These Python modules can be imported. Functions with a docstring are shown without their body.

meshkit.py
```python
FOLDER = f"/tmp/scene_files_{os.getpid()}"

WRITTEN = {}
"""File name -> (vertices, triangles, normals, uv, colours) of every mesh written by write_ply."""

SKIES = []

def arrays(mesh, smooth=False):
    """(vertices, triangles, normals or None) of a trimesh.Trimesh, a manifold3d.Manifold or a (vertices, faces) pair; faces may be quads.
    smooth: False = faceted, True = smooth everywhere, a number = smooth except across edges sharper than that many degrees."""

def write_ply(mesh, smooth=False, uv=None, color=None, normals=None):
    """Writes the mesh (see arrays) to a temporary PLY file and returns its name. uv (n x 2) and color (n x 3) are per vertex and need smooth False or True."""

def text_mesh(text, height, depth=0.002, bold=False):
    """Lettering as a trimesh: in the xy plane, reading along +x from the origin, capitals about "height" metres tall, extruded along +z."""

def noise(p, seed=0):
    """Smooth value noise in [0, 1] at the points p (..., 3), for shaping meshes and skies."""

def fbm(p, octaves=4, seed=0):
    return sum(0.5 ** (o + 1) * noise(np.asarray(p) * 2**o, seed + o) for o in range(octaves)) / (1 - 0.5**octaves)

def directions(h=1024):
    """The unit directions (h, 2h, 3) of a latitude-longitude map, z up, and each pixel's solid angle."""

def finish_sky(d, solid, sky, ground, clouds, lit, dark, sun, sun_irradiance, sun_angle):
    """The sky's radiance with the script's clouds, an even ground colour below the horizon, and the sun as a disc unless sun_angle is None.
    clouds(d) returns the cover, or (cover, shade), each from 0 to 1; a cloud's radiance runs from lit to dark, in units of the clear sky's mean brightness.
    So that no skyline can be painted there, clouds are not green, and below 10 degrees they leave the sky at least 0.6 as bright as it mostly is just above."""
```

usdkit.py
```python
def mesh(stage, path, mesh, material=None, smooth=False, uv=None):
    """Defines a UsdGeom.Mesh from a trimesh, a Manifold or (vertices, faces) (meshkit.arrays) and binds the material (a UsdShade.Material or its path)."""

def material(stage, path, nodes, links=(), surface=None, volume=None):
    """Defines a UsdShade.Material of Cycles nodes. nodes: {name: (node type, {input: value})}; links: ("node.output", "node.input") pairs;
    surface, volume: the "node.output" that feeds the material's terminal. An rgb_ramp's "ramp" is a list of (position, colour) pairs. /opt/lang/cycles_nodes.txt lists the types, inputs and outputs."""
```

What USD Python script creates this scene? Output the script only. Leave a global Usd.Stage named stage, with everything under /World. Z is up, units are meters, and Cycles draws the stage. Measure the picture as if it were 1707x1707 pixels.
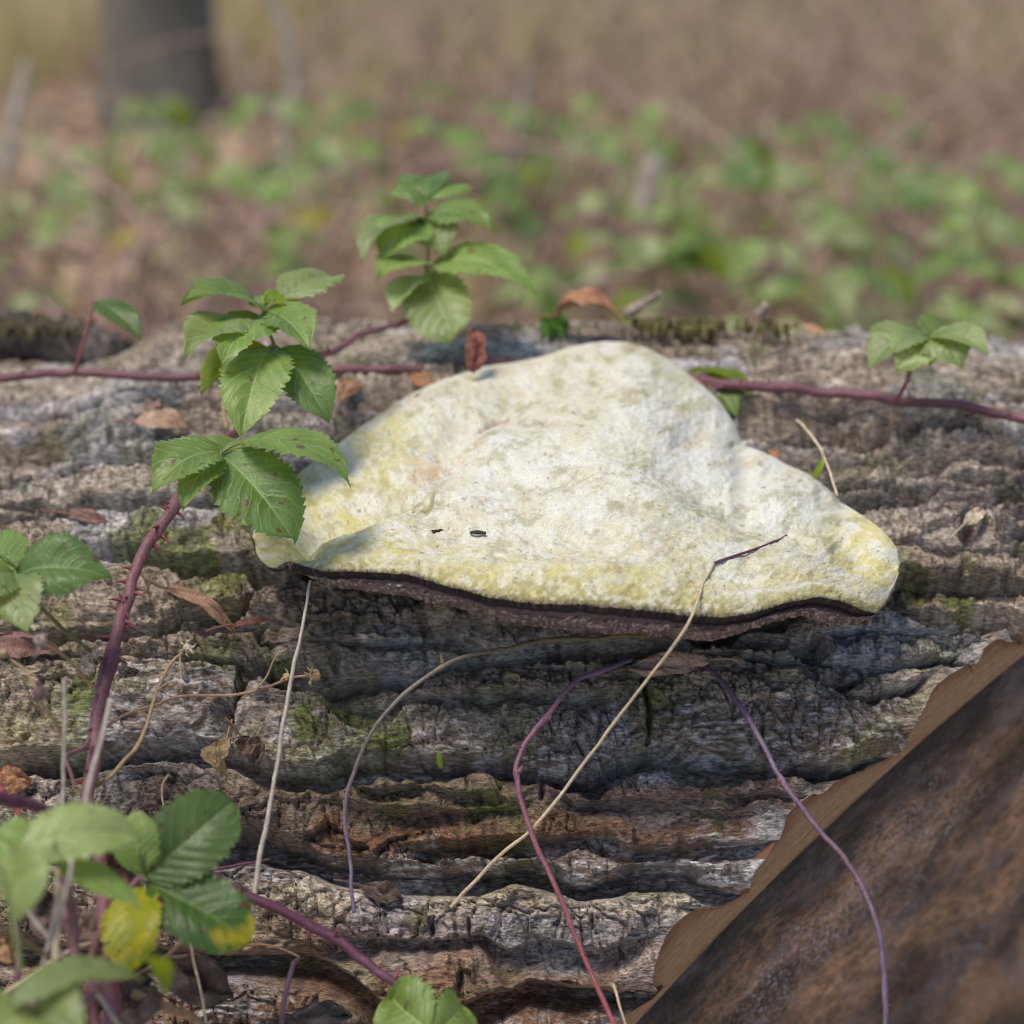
import math
import numpy as np
import trimesh
import usdkit
from pxr import Usd, UsdGeom, UsdLux, UsdShade, Sdf, Gf, Vt

# ------------------------------------------------------------------ camera, sky, sun, exposure
stage = Usd.Stage.CreateInMemory()
UsdGeom.SetStageUpAxis(stage, UsdGeom.Tokens.z)
UsdGeom.SetStageMetersPerUnit(stage, 1.0)
UsdGeom.Xform.Define(stage, '/World')
UsdGeom.Scope.Define(stage, '/World/Looks')
stage.SetDefaultPrim(stage.GetPrimAtPath('/World'))

PITCH, FOV, FOCAL = 20.0, 25.0, 50.0
CAM = np.array([0.0, -1.288, 1.138])
AXZ, RC, BARK = 0.37, 0.356, 0.039           # log: axis height, radius of the wood, thickness of the bark
FSTOP, FOCUS, EXPOSURE = 3.3, 1.085, 1.17
SUN = np.array([-0.30, -0.25, 0.92]); SUN /= np.linalg.norm(SUN)
SUN_I, SKY = 0.40, 0.068

cam = UsdGeom.Camera.Define(stage, '/World/Camera')
cam.AddTranslateOp().Set(Gf.Vec3d(*CAM))
cam.AddRotateXOp().Set(90.0 - PITCH)
AP = 2 * FOCAL * math.tan(math.radians(FOV / 2))
cam.CreateFocalLengthAttr(FOCAL); cam.CreateHorizontalApertureAttr(AP); cam.CreateVerticalApertureAttr(AP)
cam.CreateFStopAttr(FSTOP); cam.CreateFocusDistanceAttr(FOCUS)
cam.CreateClippingRangeAttr(Gf.Vec2f(0.05, 500)); cam.CreateExposureAttr(EXPOSURE)

dome = UsdLux.DomeLight.Define(stage, '/World/sky')
sky_m = usdkit.material(stage, '/World/Looks/sky', {
    's': ('sky_texture', {'sky_type': 'single_scattering', 'sun_disc': False, 'sun_elevation': math.asin(SUN[2]),
                          'sun_rotation': math.atan2(SUN[0], SUN[1]), 'aerosol_density': 1.6}),
    'b': ('background_shader', {'strength': SKY})}, [('s.color', 'b.color')], surface='b.background')
UsdShade.MaterialBindingAPI.Apply(dome.GetPrim()).Bind(sky_m)
dome.GetPrim().SetCustomDataByKey('kind', 'structure')
sun = UsdLux.DistantLight.Define(stage, '/World/sun')
sun.CreateNormalizeAttr(True); sun.CreateIntensityAttr(SUN_I); sun.CreateAngleAttr(22.0)
sun.CreateColorAttr(Gf.Vec3f(1.0, 0.93, 0.82))
_r = Gf.Rotation(Gf.Vec3d(0, 0, -1), Gf.Vec3d(*(-SUN)))
sun.AddOrientOp().Set(Gf.Quatf(_r.GetQuat()))

rng = np.random.default_rng(7)
_cp, _sp = math.cos(math.radians(PITCH)), math.sin(math.radians(PITCH))
FWD, UPV = np.array([0, _cp, -_sp]), np.array([0, _sp, _cp])
TANF = math.tan(math.radians(FOV / 2))


# ------------------------------------------------------------------ where things stand: sight lines and the log's surface
def ray(px, py):
    px, py = np.asarray(px, float), np.asarray(py, float)
    d = FWD + ((px - 853.5) / 853.5 * TANF)[..., None] * np.array([1.0, 0, 0]) + (-(py - 853.5) / 853.5 * TANF)[..., None] * UPV
    return d / np.linalg.norm(d, axis=-1, keepdims=True)


def at(px, py, t):
    return CAM + ray(px, py) * np.asarray(t, float)[..., None]


def log_t(px, py, r=RC + BARK):
    d = ray(px, py)
    oy, oz = CAM[1], CAM[2] - AXZ
    a = d[..., 1] ** 2 + d[..., 2] ** 2
    b = oy * d[..., 1] + oz * d[..., 2]
    c = oy * oy + oz * oz - r * r
    q = np.maximum(b * b - a * c, 0)
    return (-b - np.sqrt(q)) / a


def on_log(px, py, lift=0.0):
    return at(px, py, log_t(px, py) - lift)


def log_xs(px, py, r=RC + 0.02):
    p = at(px, py, log_t(px, py, r))
    return p[..., 0], np.arctan2(-p[..., 1], p[..., 2] - AXZ) * 0.4


# ------------------------------------------------------------------ noise and small mesh helpers
def vnoise(x, y, seed=0):
    L = np.random.default_rng(1000 + seed).random((256, 256))
    xi, yi = np.floor(x).astype(np.int64), np.floor(y).astype(np.int64)
    fx, fy = x - xi, y - yi
    fx, fy = fx * fx * (3 - 2 * fx), fy * fy * (3 - 2 * fy)
    a, b, c, d = xi & 255, (xi + 1) & 255, yi & 255, (yi + 1) & 255
    return (L[a, c] * (1 - fx) + L[b, c] * fx) * (1 - fy) + (L[a, d] * (1 - fx) + L[b, d] * fx) * fy


def fbm(x, y, o=4, seed=0, gain=0.5):
    s, w = 0, 0
    for k in range(o):
        s = s + gain ** k * vnoise(x * 2 ** k + 17.3 * k, y * 2 ** k + 5.1 * k, seed + k)
        w += gain ** k
    return s / w


def smooth(a, b, x):
    t = np.clip((x - a) / (b - a), 0, 1)
    return t * t * (3 - 2 * t)


def seg_dist(px, py, pts):
    """distance from points to a polyline, and the share of its length at the nearest point"""
    best, par = np.full(np.shape(px), 1e9), np.zeros(np.shape(px))
    n = len(pts) - 1
    for i in range(n):
        (ax, ay), (bx, by) = pts[i], pts[i + 1]
        dx, dy = bx - ax, by - ay
        t = np.clip(((px - ax) * dx + (py - ay) * dy) / (dx * dx + dy * dy + 1e-12), 0, 1)
        d = np.hypot(px - ax - t * dx, py - ay - t * dy)
        m = d < best
        best = np.where(m, d, best); par = np.where(m, (i + t) / n, par)
    return best, par


def unit(v):
    v = np.asarray(v, float)
    return v / (np.linalg.norm(v, axis=-1, keepdims=True) + 1e-12)


def grid_faces(nr, nc):
    i, j = np.meshgrid(np.arange(nr - 1), np.arange(nc - 1), indexing='ij')
    a = i * nc + j
    return np.stack([a, a + 1, a + nc + 1, a + nc], -1).reshape(-1, 4)


def tri(q):
    return np.vstack([q[:, [0, 1, 2]], q[:, [0, 2, 3]]])


def normals(v, f):
    fn = np.cross(v[f[:, 1]] - v[f[:, 0]], v[f[:, 2]] - v[f[:, 0]])
    n = np.zeros_like(v)
    for k in range(3):
        for c in range(3):
            n[:, c] += np.bincount(f[:, k], fn[:, c], len(v))
    return unit(n)


_taken = {}


def path_for(name, parent='/World'):
    parent = str(parent)
    k = _taken.get((parent, name), -1) + 1
    _taken[(parent, name)] = k
    return f'{parent}/{name}' + (f'_{k:03d}' if k else '')


LOOK = {}


def put(name, v, f, mat, parent='/World', n=None, flat=False, **prim):
    """one mesh prim; prim: per-vertex primvars (n x 3)"""
    p = path_for(name, parent)
    v, f = np.asarray(v, float), np.asarray(f, int)
    if f.shape[1] == 4:
        f = tri(f)
    m = UsdGeom.Mesh.Define(stage, p)
    m.CreatePointsAttr(Vt.Vec3fArray.FromNumpy(v.astype(np.float32)))
    m.CreateFaceVertexCountsAttr(Vt.IntArray.FromNumpy(np.full(len(f), 3, np.int32)))
    m.CreateFaceVertexIndicesAttr(Vt.IntArray.FromNumpy(f.astype(np.int32).ravel()))
    m.CreateSubdivisionSchemeAttr('none')
    if not flat:
        n = normals(v, f) if n is None else n
        m.CreateNormalsAttr(Vt.Vec3fArray.FromNumpy(n.astype(np.float32))); m.SetNormalsInterpolation('vertex')
    for k, a in prim.items():
        UsdGeom.PrimvarsAPI(m).CreatePrimvar(k, Sdf.ValueTypeNames.Color3fArray, 'vertex').Set(Vt.Vec3fArray.FromNumpy(np.asarray(a, np.float32)))
    UsdShade.MaterialBindingAPI.Apply(m.GetPrim()).Bind(LOOK[mat])
    return m.GetPrim()


def thing(name, label, cat, loc=(0, 0, 0), group=None, kind=None):
    x = UsdGeom.Xform.Define(stage, path_for(name))
    if any(loc):
        x.AddTranslateOp().Set(Gf.Vec3d(*map(float, loc)))
    return tag(x.GetPrim(), label, cat, group, kind)


def tag(o, label=None, cat=None, group=None, kind=None):
    for k, v in (('label', label), ('category', cat), ('group', group), ('kind', kind)):
        if v:
            o.SetCustomDataByKey(k, v)
    return o


def spline(pts, n):
    """Catmull-Rom through the points, n samples"""
    p = np.asarray(pts, float)
    if len(p) < 3:
        return p[0] + (p[-1] - p[0]) * np.linspace(0, 1, n)[:, None]
    from scipy.interpolate import PchipInterpolator, make_interp_spline
    d = np.r_[0, np.cumsum(np.linalg.norm(np.diff(p[:, :3], axis=0), axis=1) ** 0.6)]
    return make_interp_spline(d, p, k=min(3, len(p) - 1), bc_type='natural' if len(p) > 3 else None)(np.linspace(0, d[-1], n))


def tube(points, radii, sides=8, cap=True, rough=0.0, seed=0):
    p = np.asarray(points, float)
    t = unit(np.gradient(p, axis=0))
    r = np.broadcast_to(radii, (len(p),)).astype(float)
    a = np.zeros_like(p)
    ref = np.array([0.13, 0.31, 0.94])
    if abs(t[0] @ ref) > 0.95:
        ref = np.array([1.0, 0, 0])
    u = unit(ref - t[0] * (ref @ t[0]))
    for i in range(len(p)):
        u = unit(u - t[i] * (u @ t[i])); a[i] = u
    b = np.cross(t, a)
    ang = np.arange(sides) * 2 * np.pi / sides
    rr = r[:, None] * np.ones(sides)
    if rough:
        i, j = np.meshgrid(np.arange(len(p)), np.arange(sides), indexing='ij')
        rr = rr * (1 + rough * (fbm(i * 0.23, j * 0.9, 3, seed) - 0.5) * 2)
    v = p[:, None] + rr[..., None] * (np.cos(ang)[None, :, None] * a[:, None] + np.sin(ang)[None, :, None] * b[:, None])
    v = v.reshape(-1, 3)
    i, j = np.meshgrid(np.arange(len(p) - 1), np.arange(sides), indexing='ij')
    f = tri(np.stack([i * sides + j, i * sides + (j + 1) % sides, (i + 1) * sides + (j + 1) % sides, (i + 1) * sides + j], -1).reshape(-1, 4))
    if cap:
        k = len(v)
        v = np.vstack([v, p[0], p[-1]])
        e = (len(p) - 1) * sides
        f = np.vstack([f] + [[[k, (q + 1) % sides, q], [k + 1, e + q, e + (q + 1) % sides]] for q in range(sides)])
    return v, f


def join(parts):
    vs, fs, k = [], [], 0
    for v, f in parts:
        vs.append(v); fs.append(np.asarray(f) + k); k += len(v)
    return np.vstack(vs), np.vstack(fs)


# ------------------------------------------------------------------ materials
def mat(name, nodes, links, surface='p.BSDF', volume=None):
    LOOK[name] = usdkit.material(stage, f'/World/Looks/{name}', nodes, links, surface=surface, volume=volume)


def noise_nodes(pre, scale, stretch=(1, 1, 1), detail=4, rough=0.6, dist=0.0, src='g.position'):
    return ({pre + 'm': ('mapping', {'scale': stretch}), pre: ('noise_texture', {'scale': scale, 'detail': detail, 'roughness': rough, 'distortion': dist})},
            [(src, pre + 'm.vector'), (pre + 'm.vector', pre + '.vector')])


def coloured(name, strength=0.3, rough=0.85, fine=(1400, (0.12, 1, 1)), coarse=(260, (0.25, 1, 1)), lo=0.55, hi=1.5, spec=0.3, dist=0.0012):
    """colour from the mesh (its own pigment, on the bark also some painted sunlight) times two grains, with the grains as relief"""
    n1, l1 = noise_nodes('a', fine[0], fine[1], 3, 0.6)
    n2, l2 = noise_nodes('b', coarse[0], coarse[1], 4, 0.65)
    mat(name, {'g': ('geometry', {}), 'c': ('attribute', {'attribute': 'col'}), **n1, **n2,
               'r1': ('map_range', {'from_min': 0.3, 'from_max': 0.7, 'to_min': lo, 'to_max': hi}),
               'r2': ('map_range', {'from_min': 0.3, 'from_max': 0.7, 'to_min': (1 + lo) / 2, 'to_max': (1 + hi) / 2}),
               'mm': ('math', {'math_type': 'multiply'}), 'cc': ('combine_color', {}),
               'x': ('mix', {'mix_type': 'multiply', 'fac': 1.0}),
               'h': ('math', {'math_type': 'add'}),
               'bp': ('bump', {'strength': strength, 'distance': dist}),
               'p': ('principled_bsdf', {'roughness': rough, 'specular_ior_level': spec})},
        l1 + l2 + [('a.fac', 'r1.value'), ('b.fac', 'r2.value'), ('r1.result', 'mm.value1'), ('r2.result', 'mm.value2'),
                   ('mm.value', 'cc.r'), ('mm.value', 'cc.g'), ('mm.value', 'cc.b'), ('c.color', 'x.color1'), ('cc.color', 'x.color2'),
                   ('x.color', 'p.base_color'), ('a.fac', 'h.value1'), ('b.fac', 'h.value2'), ('h.value', 'bp.height'), ('bp.normal', 'p.normal')])


coloured('bark', 0.9, 0.9, fine=(800, (0.30, 1, 1)), coarse=(240, (0.7, 1, 1)), lo=0.26, hi=2.0, dist=0.0020)
coloured('fungus', 0.45, 0.8, fine=(900, (1, 1, 1)), coarse=(170, (1, 1, 1)), lo=0.86, hi=1.12, spec=0.25, dist=0.0012)
coloured('dead_leaf', 0.35, 0.7, fine=(900, (1, 1, 1)), coarse=(160, (1, 1, 1)), lo=0.6, hi=1.45, spec=0.3)
coloured('stalk', 0.25, 0.55, fine=(900, (1, 1, 1)), coarse=(240, (1, 1, 1)), lo=0.7, hi=1.3, spec=0.4)
coloured('dirt', 0.4, 0.9, fine=(60, (1, 1, 1)), coarse=(9, (1, 1, 1)), lo=0.55, hi=1.5, spec=0.2, dist=0.02)
coloured('trunk_bark', 0.6, 0.9, fine=(80, (1, 1, .2)), coarse=(14, (1, 1, .2)), lo=0.7, hi=1.3, spec=0.2, dist=0.01)


def leaf_mat(name, green, light, vein, spots=0.0, spot_col=(0.09, 0.03, 0.02), trans=0.35, yellow=None):
    """luv.x along the midrib 0..1, luv.y across -1..1, luv.z a number of the leaf's own"""
    nodes = {'g': ('geometry', {}), 'c': ('attribute', {'attribute': 'luv'}), 's': ('separate_color', {}),
             'av': ('math', {'math_type': 'absolute'}), 'nw': ('noise_texture', {'scale': 130.0, 'detail': 2.0}), 'du': ('math', {'math_type': 'add'}),
             'zr': ('map_range', {'from_min': 0, 'from_max': 1, 'to_min': 0.72, 'to_max': 1.3}), 'zb': ('math', {'math_type': 'multiply', 'value2': 0.95}), 'zc': ('combine_color', {}), 'zm': ('mix', {'mix_type': 'multiply', 'fac': 1.0}),
             'u9': ('math', {'math_type': 'multiply', 'value2': 8.0}), 'v2': ('math', {'math_type': 'multiply', 'value2': 2.3}),
             'd': ('math', {'math_type': 'subtract'}), 'fr': ('math', {'math_type': 'pingpong', 'value2': 0.5}),
             'sv': ('map_range', {'from_min': 0.02, 'from_max': 0.10, 'to_min': 1.0, 'to_max': 0.0, 'clamp': True}),
             'mv': ('map_range', {'from_min': 0.015, 'from_max': 0.05, 'to_min': 1.0, 'to_max': 0.0, 'clamp': True}),
             'vm': ('math', {'math_type': 'maximum'}),
             'vs': ('math', {'math_type': 'multiply', 'value2': 0.55}),
             'n': ('noise_texture', {'scale': 70.0, 'detail': 4.0}), 'nf': ('noise_texture', {'scale': 700.0, 'detail': 2.0}),
             'nr': ('map_range', {'from_min': 0.35, 'from_max': 0.68, 'to_min': 0, 'to_max': 1, 'clamp': True}),
             'm1': ('mix', {'color1': green, 'color2': light}), 'm2': ('mix', {'color2': vein}),
             'sn': ('noise_texture', {'scale': 190.0, 'detail': 2.0}),
             'sr': ('map_range', {'from_min': 0.66, 'from_max': 0.69, 'to_min': 0, 'to_max': spots, 'clamp': True}),
             'm3': ('mix', {'color2': spot_col}),
             'bh': ('math', {'math_type': 'add'}), 'bp': ('bump', {'strength': 0.35, 'distance': 0.0008, 'invert': True}),
             'p': ('principled_bsdf', {'roughness': 0.42, 'specular_ior_level': 0.5}),
             'hs': ('hsv', {'saturation': 1.2, 'value': 1.8, 'hue': 0.485}),
             'tr': ('translucent_bsdf', {}), 'mx': ('mix_closure', {'fac': trans})}
    links = [('c.color', 's.color'), ('s.g', 'av.value1'), ('s.r', 'u9.value1'), ('av.value', 'v2.value1'), ('u9.value', 'du.value1'), ('nw.fac', 'du.value2'), ('du.value', 'd.value1'), ('v2.value', 'd.value2'), ('g.position', 'nw.vector'), ('s.b', 'zr.value'), ('zr.result', 'zc.r'), ('zr.result', 'zc.g'), ('zr.result', 'zb.value1'), ('zb.value', 'zc.b'), ('zc.color', 'zm.color2'),
             ('d.value', 'fr.value1'), ('fr.value', 'sv.value'), ('av.value', 'mv.value'), ('sv.result', 'vs.value1'), ('vs.value', 'vm.value1'), ('mv.result', 'vm.value2'),
             ('g.position', 'n.vector'), ('g.position', 'nf.vector'), ('g.position', 'sn.vector'), ('n.fac', 'nr.value'), ('nr.result', 'm1.fac'), ('m1.color', 'm2.color1'), ('vm.value', 'm2.fac'),
             ('sn.fac', 'sr.value'), ('sr.result', 'm3.fac'), ('vm.value', 'bh.value1'), ('nf.fac', 'bh.value2'), ('bh.value', 'bp.height'),
             ('bp.normal', 'p.normal'), ('m3.color', 'zm.color1'), ('zm.color', 'p.base_color'), ('zm.color', 'hs.color'), ('hs.color', 'tr.color'), ('p.BSDF', 'mx.closure1'), ('tr.BSDF', 'mx.closure2')]
    if yellow is not None:        # the blade yellows from its tip and its margin
        nodes['yn'] = ('math', {'math_type': 'multiply_add', 'value2': 1.7, 'value3': 0.0})
        nodes['yr'] = ('map_range', {'from_min': 1.66, 'from_max': 1.86, 'to_min': 0, 'to_max': 1, 'clamp': True})
        nodes['m4'] = ('mix', {'color2': yellow})
        links += [('n.fac', 'yn.value1'), ('s.r', 'yn.value3'), ('yn.value', 'yr.value'), ('yr.result', 'm4.fac'), ('m2.color', 'm4.color1'), ('m4.color', 'm3.color1')]
    else:
        links += [('m2.color', 'm3.color1')]
    mat(name, nodes, links, surface='mx.closure')


leaf_mat('leaf_deep', (0.066, 0.122, 0.030), (0.108, 0.178, 0.050), (0.17, 0.25, 0.09), 0.7)
leaf_mat('leaf_mid', (0.130, 0.210, 0.048), (0.200, 0.285, 0.080), (0.29, 0.37, 0.15), 0.6)
leaf_mat('leaf_pale', (0.185, 0.25, 0.075), (0.275, 0.335, 0.14), (0.30, 0.36, 0.19), 0.5)
leaf_mat('leaf_silver', (0.26, 0.31, 0.14), (0.37, 0.41, 0.22), (0.42, 0.45, 0.28), 0.1)
leaf_mat('leaf_lime', (0.12, 0.20, 0.012), (0.22, 0.29, 0.015), (0.26, 0.32, 0.05), 0.4, trans=0.45)
leaf_mat('leaf_spotted', (0.05, 0.125, 0.022), (0.085, 0.16, 0.022), (0.15, 0.22, 0.06), 0.95, (0.10, 0.022, 0.012), 0.4, yellow=(0.36, 0.33, 0.015))
leaf_mat('leaf_burnt', (0.24, 0.29, 0.012), (0.40, 0.39, 0.014), (0.24, 0.29, 0.03), 1.0, (0.09, 0.025, 0.012), 0.4, yellow=(0.50, 0.46, 0.012))
leaf_mat('leaf_yellow', (0.30, 0.28, 0.04), (0.42, 0.36, 0.07), (0.5, 0.45, 0.12), 0.5)

_n1, _l1 = noise_nodes('a', 90, (1, 1, 1), 5, 0.65, 0.4)
_n2, _l2 = noise_nodes('b', 330, (0.7, 1, 1), 5, 0.75)
_n3, _l3 = noise_nodes('s', 430, (1, 1, 1), 3, 0.75)
_n4, _l4 = noise_nodes('q', 13, (1, 1, 1), 3, 0.5)
RAD = {'g': ('geometry', {}), 'xyz': ('separate_xyz', {}), 'dz': ('math', {'math_type': 'subtract', 'value2': AXZ}),
       'y2': ('math', {'math_type': 'multiply'}), 'z2': ('math', {'math_type': 'multiply'}), 'rr': ('math', {'math_type': 'add'}), 'r': ('math', {'math_type': 'sqrt'})}
RADL = [('g.position', 'xyz.vector'), ('xyz.z', 'dz.value1'), ('xyz.y', 'y2.value1'), ('xyz.y', 'y2.value2'), ('dz.value', 'z2.value1'), ('dz.value', 'z2.value2'),
        ('y2.value', 'rr.value1'), ('z2.value', 'rr.value2'), ('rr.value', 'r.value1')]
# sawn wood: black stain next to the bark, brown further in, specks and bloom of white mould
mat('sawn_wood', {**RAD, **_n1, **_n2, **_n3, **_n4,
                  'ang': ('math', {'math_type': 'arctan2'}), 'rk': ('math', {'math_type': 'multiply', 'value2': 130.0}), 'ak': ('math', {'math_type': 'multiply', 'value2': 26.0}), 'pv': ('combine_xyz', {}),
                  'pn': ('noise_texture', {'scale': 1.0, 'detail': 5.0, 'roughness': 0.65}), 'pr': ('map_range', {'from_min': 0.32, 'from_max': 0.68, 'to_min': 0.35, 'to_max': 1.65}), 'pc': ('combine_color', {}), 'px': ('mix', {'mix_type': 'multiply', 'fac': 1.0}),
                  'ra': ('math', {'math_type': 'multiply_add', 'value2': 0.075}),
                  'st': ('map_range', {'from_min': RC - 0.095 + 0.037, 'from_max': RC + 0.004 + 0.037, 'to_min': 0, 'to_max': 1, 'clamp': True}),
                  'rp': ('rgb_ramp', {'ramp': [(0, (0.235, 0.132, 0.076)), (0.3, (0.185, 0.104, 0.060)), (0.52, (0.070, 0.045, 0.031)), (0.75, (0.030, 0.022, 0.020)), (1, (0.020, 0.016, 0.016))]}),
                  'gr': ('map_range', {'from_min': 0.3, 'from_max': 0.7, 'to_min': 0.25, 'to_max': 1.85}),
                  'cc': ('combine_color', {}), 'x': ('mix', {'mix_type': 'multiply', 'fac': 1.0}),
                  'wa': ('map_range', {'from_min': 0.53, 'from_max': 0.60, 'to_min': 0, 'to_max': 0.85, 'clamp': True}),
                  'wb': ('map_range', {'from_min': 0.45, 'from_max': 0.62, 'to_min': 0.05, 'to_max': 1, 'clamp': True}),
                  'w0': ('math', {'math_type': 'multiply'}), 'w': ('math', {'math_type': 'multiply'}), 'ri': ('map_range', {'from_min': RC - .075, 'from_max': RC - .035, 'to_min': 1, 'to_max': .04, 'clamp': True}),
                  'bl': ('noise_texture', {'scale': 16.0, 'detail': 4.0, 'distortion': 0.6}), 'blr': ('map_range', {'from_min': .38, 'from_max': .62, 'to_min': .32, 'to_max': 1.5, 'clamp': True}), 'cl': ('noise_texture', {'scale': 21.0, 'detail': 5.0, 'roughness': .7}), 'clr': ('map_range', {'from_min': .50, 'from_max': .68, 'to_min': 0, 'to_max': .55, 'clamp': True}), 'clm': ('mix', {'color2': (.19, .155, .165)}), 'blc': ('combine_color', {}), 'blx': ('mix', {'mix_type': 'multiply', 'fac': 1.0}),
                  'm': ('mix', {'color2': (0.50, 0.47, 0.48)}),
                  'bp': ('bump', {'strength': 1.0, 'distance': 0.002}), 'p': ('principled_bsdf', {'roughness': 0.7, 'specular_ior_level': 0.35})},
    RADL + _l1 + _l2 + _l3 + _l4 + [('a.fac', 'ra.value1'), ('r.value', 'ra.value3'), ('ra.value', 'st.value'), ('st.result', 'rp.fac'), ('b.fac', 'gr.value'),
                             ('gr.result', 'cc.r'), ('gr.result', 'cc.g'), ('gr.result', 'cc.b'), ('rp.color', 'x.color1'), ('cc.color', 'x.color2'),
                             ('s.fac', 'wa.value'), ('q.fac', 'wb.value'), ('wa.result', 'w0.value1'), ('wb.result', 'w0.value2'), ('w0.value', 'w.value1'), ('r.value', 'ri.value'), ('ri.result', 'w.value2'), ('w.value', 'm.fac'), ('x.color', 'px.color1'), ('px.color', 'blx.color1'), ('g.position', 'bl.vector'), ('bl.fac', 'blr.value'), ('blr.result', 'blc.r'), ('blr.result', 'blc.g'), ('blr.result', 'blc.b'), ('blc.color', 'blx.color2'), ('g.position', 'cl.vector'), ('cl.fac', 'clr.value'), ('clr.result', 'clm.fac'), ('blx.color', 'clm.color1'), ('clm.color', 'm.color1'), ('xyz.y', 'ang.value1'), ('dz.value', 'ang.value2'), ('r.value', 'rk.value1'), ('ang.value', 'ak.value1'), ('rk.value', 'pv.x'), ('ak.value', 'pv.y'), ('pv.vector', 'pn.vector'), ('pn.fac', 'pr.value'), ('pr.result', 'pc.r'), ('pr.result', 'pc.g'), ('pr.result', 'pc.b'), ('pc.color', 'px.color2'),
                             ('m.color', 'p.base_color'), ('b.fac', 'bp.height'), ('bp.normal', 'p.normal')])
# sawn bark: fine growth lines that follow the log's outline
mat('sawn_bark', {**RAD, **_n1, **_n2,
                  'ra': ('math', {'math_type': 'multiply_add', 'value2': 0.012}), 'k': ('math', {'math_type': 'multiply', 'value2': 420.0}),
                  'sn': ('math', {'math_type': 'pingpong', 'value2': 1.0}), 'half': ('math', {'math_type': 'multiply_add', 'value2': 0.10}), 'ang': ('math', {'math_type': 'arctan2'}), 'rk': ('math', {'math_type': 'multiply', 'value2': 620.0}), 'ak': ('math', {'math_type': 'multiply', 'value2': 10.0}), 'pv': ('combine_xyz', {}), 'pn': ('noise_texture', {'scale': 1.0, 'detail': 4.0, 'roughness': 0.7}), 'ph': ('math', {'math_type': 'multiply_add', 'value2': 0.9, 'value3': -0.32}),
                  'mx': ('math', {'math_type': 'multiply_add', 'value2': 0.8}),
                  'rp': ('rgb_ramp', {'ramp': [(0.2, (0.115, 0.062, 0.032)), (0.45, (0.23, 0.135, 0.072)), (0.7, (0.31, 0.195, 0.108)), (0.9, (0.40, 0.28, 0.17))]}),
                  'vc': ('attribute', {'attribute': 'col'}), 'vx': ('mix', {'mix_type': 'multiply', 'fac': 1.0}), 'bp': ('bump', {'strength': 0.6, 'distance': 0.001}), 'p': ('principled_bsdf', {'roughness': 0.75, 'specular_ior_level': 0.3})},
    RADL + _l1 + _l2 + [('a.fac', 'ra.value1'), ('r.value', 'ra.value3'), ('ra.value', 'k.value1'), ('k.value', 'sn.value1'), ('sn.value', 'half.value1'), ('xyz.y', 'ang.value1'), ('dz.value', 'ang.value2'), ('r.value', 'rk.value1'), ('ang.value', 'ak.value1'), ('rk.value', 'pv.x'), ('ak.value', 'pv.y'), ('pv.vector', 'pn.vector'), ('pn.fac', 'ph.value1'), ('ph.value', 'half.value3'),
                        ('b.fac', 'mx.value1'), ('half.value', 'mx.value3'), ('mx.value', 'rp.fac'), ('rp.color', 'vx.color1'), ('vc.color', 'vx.color2'), ('vx.color', 'p.base_color'), ('mx.value', 'bp.height'), ('bp.normal', 'p.normal')])

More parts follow.
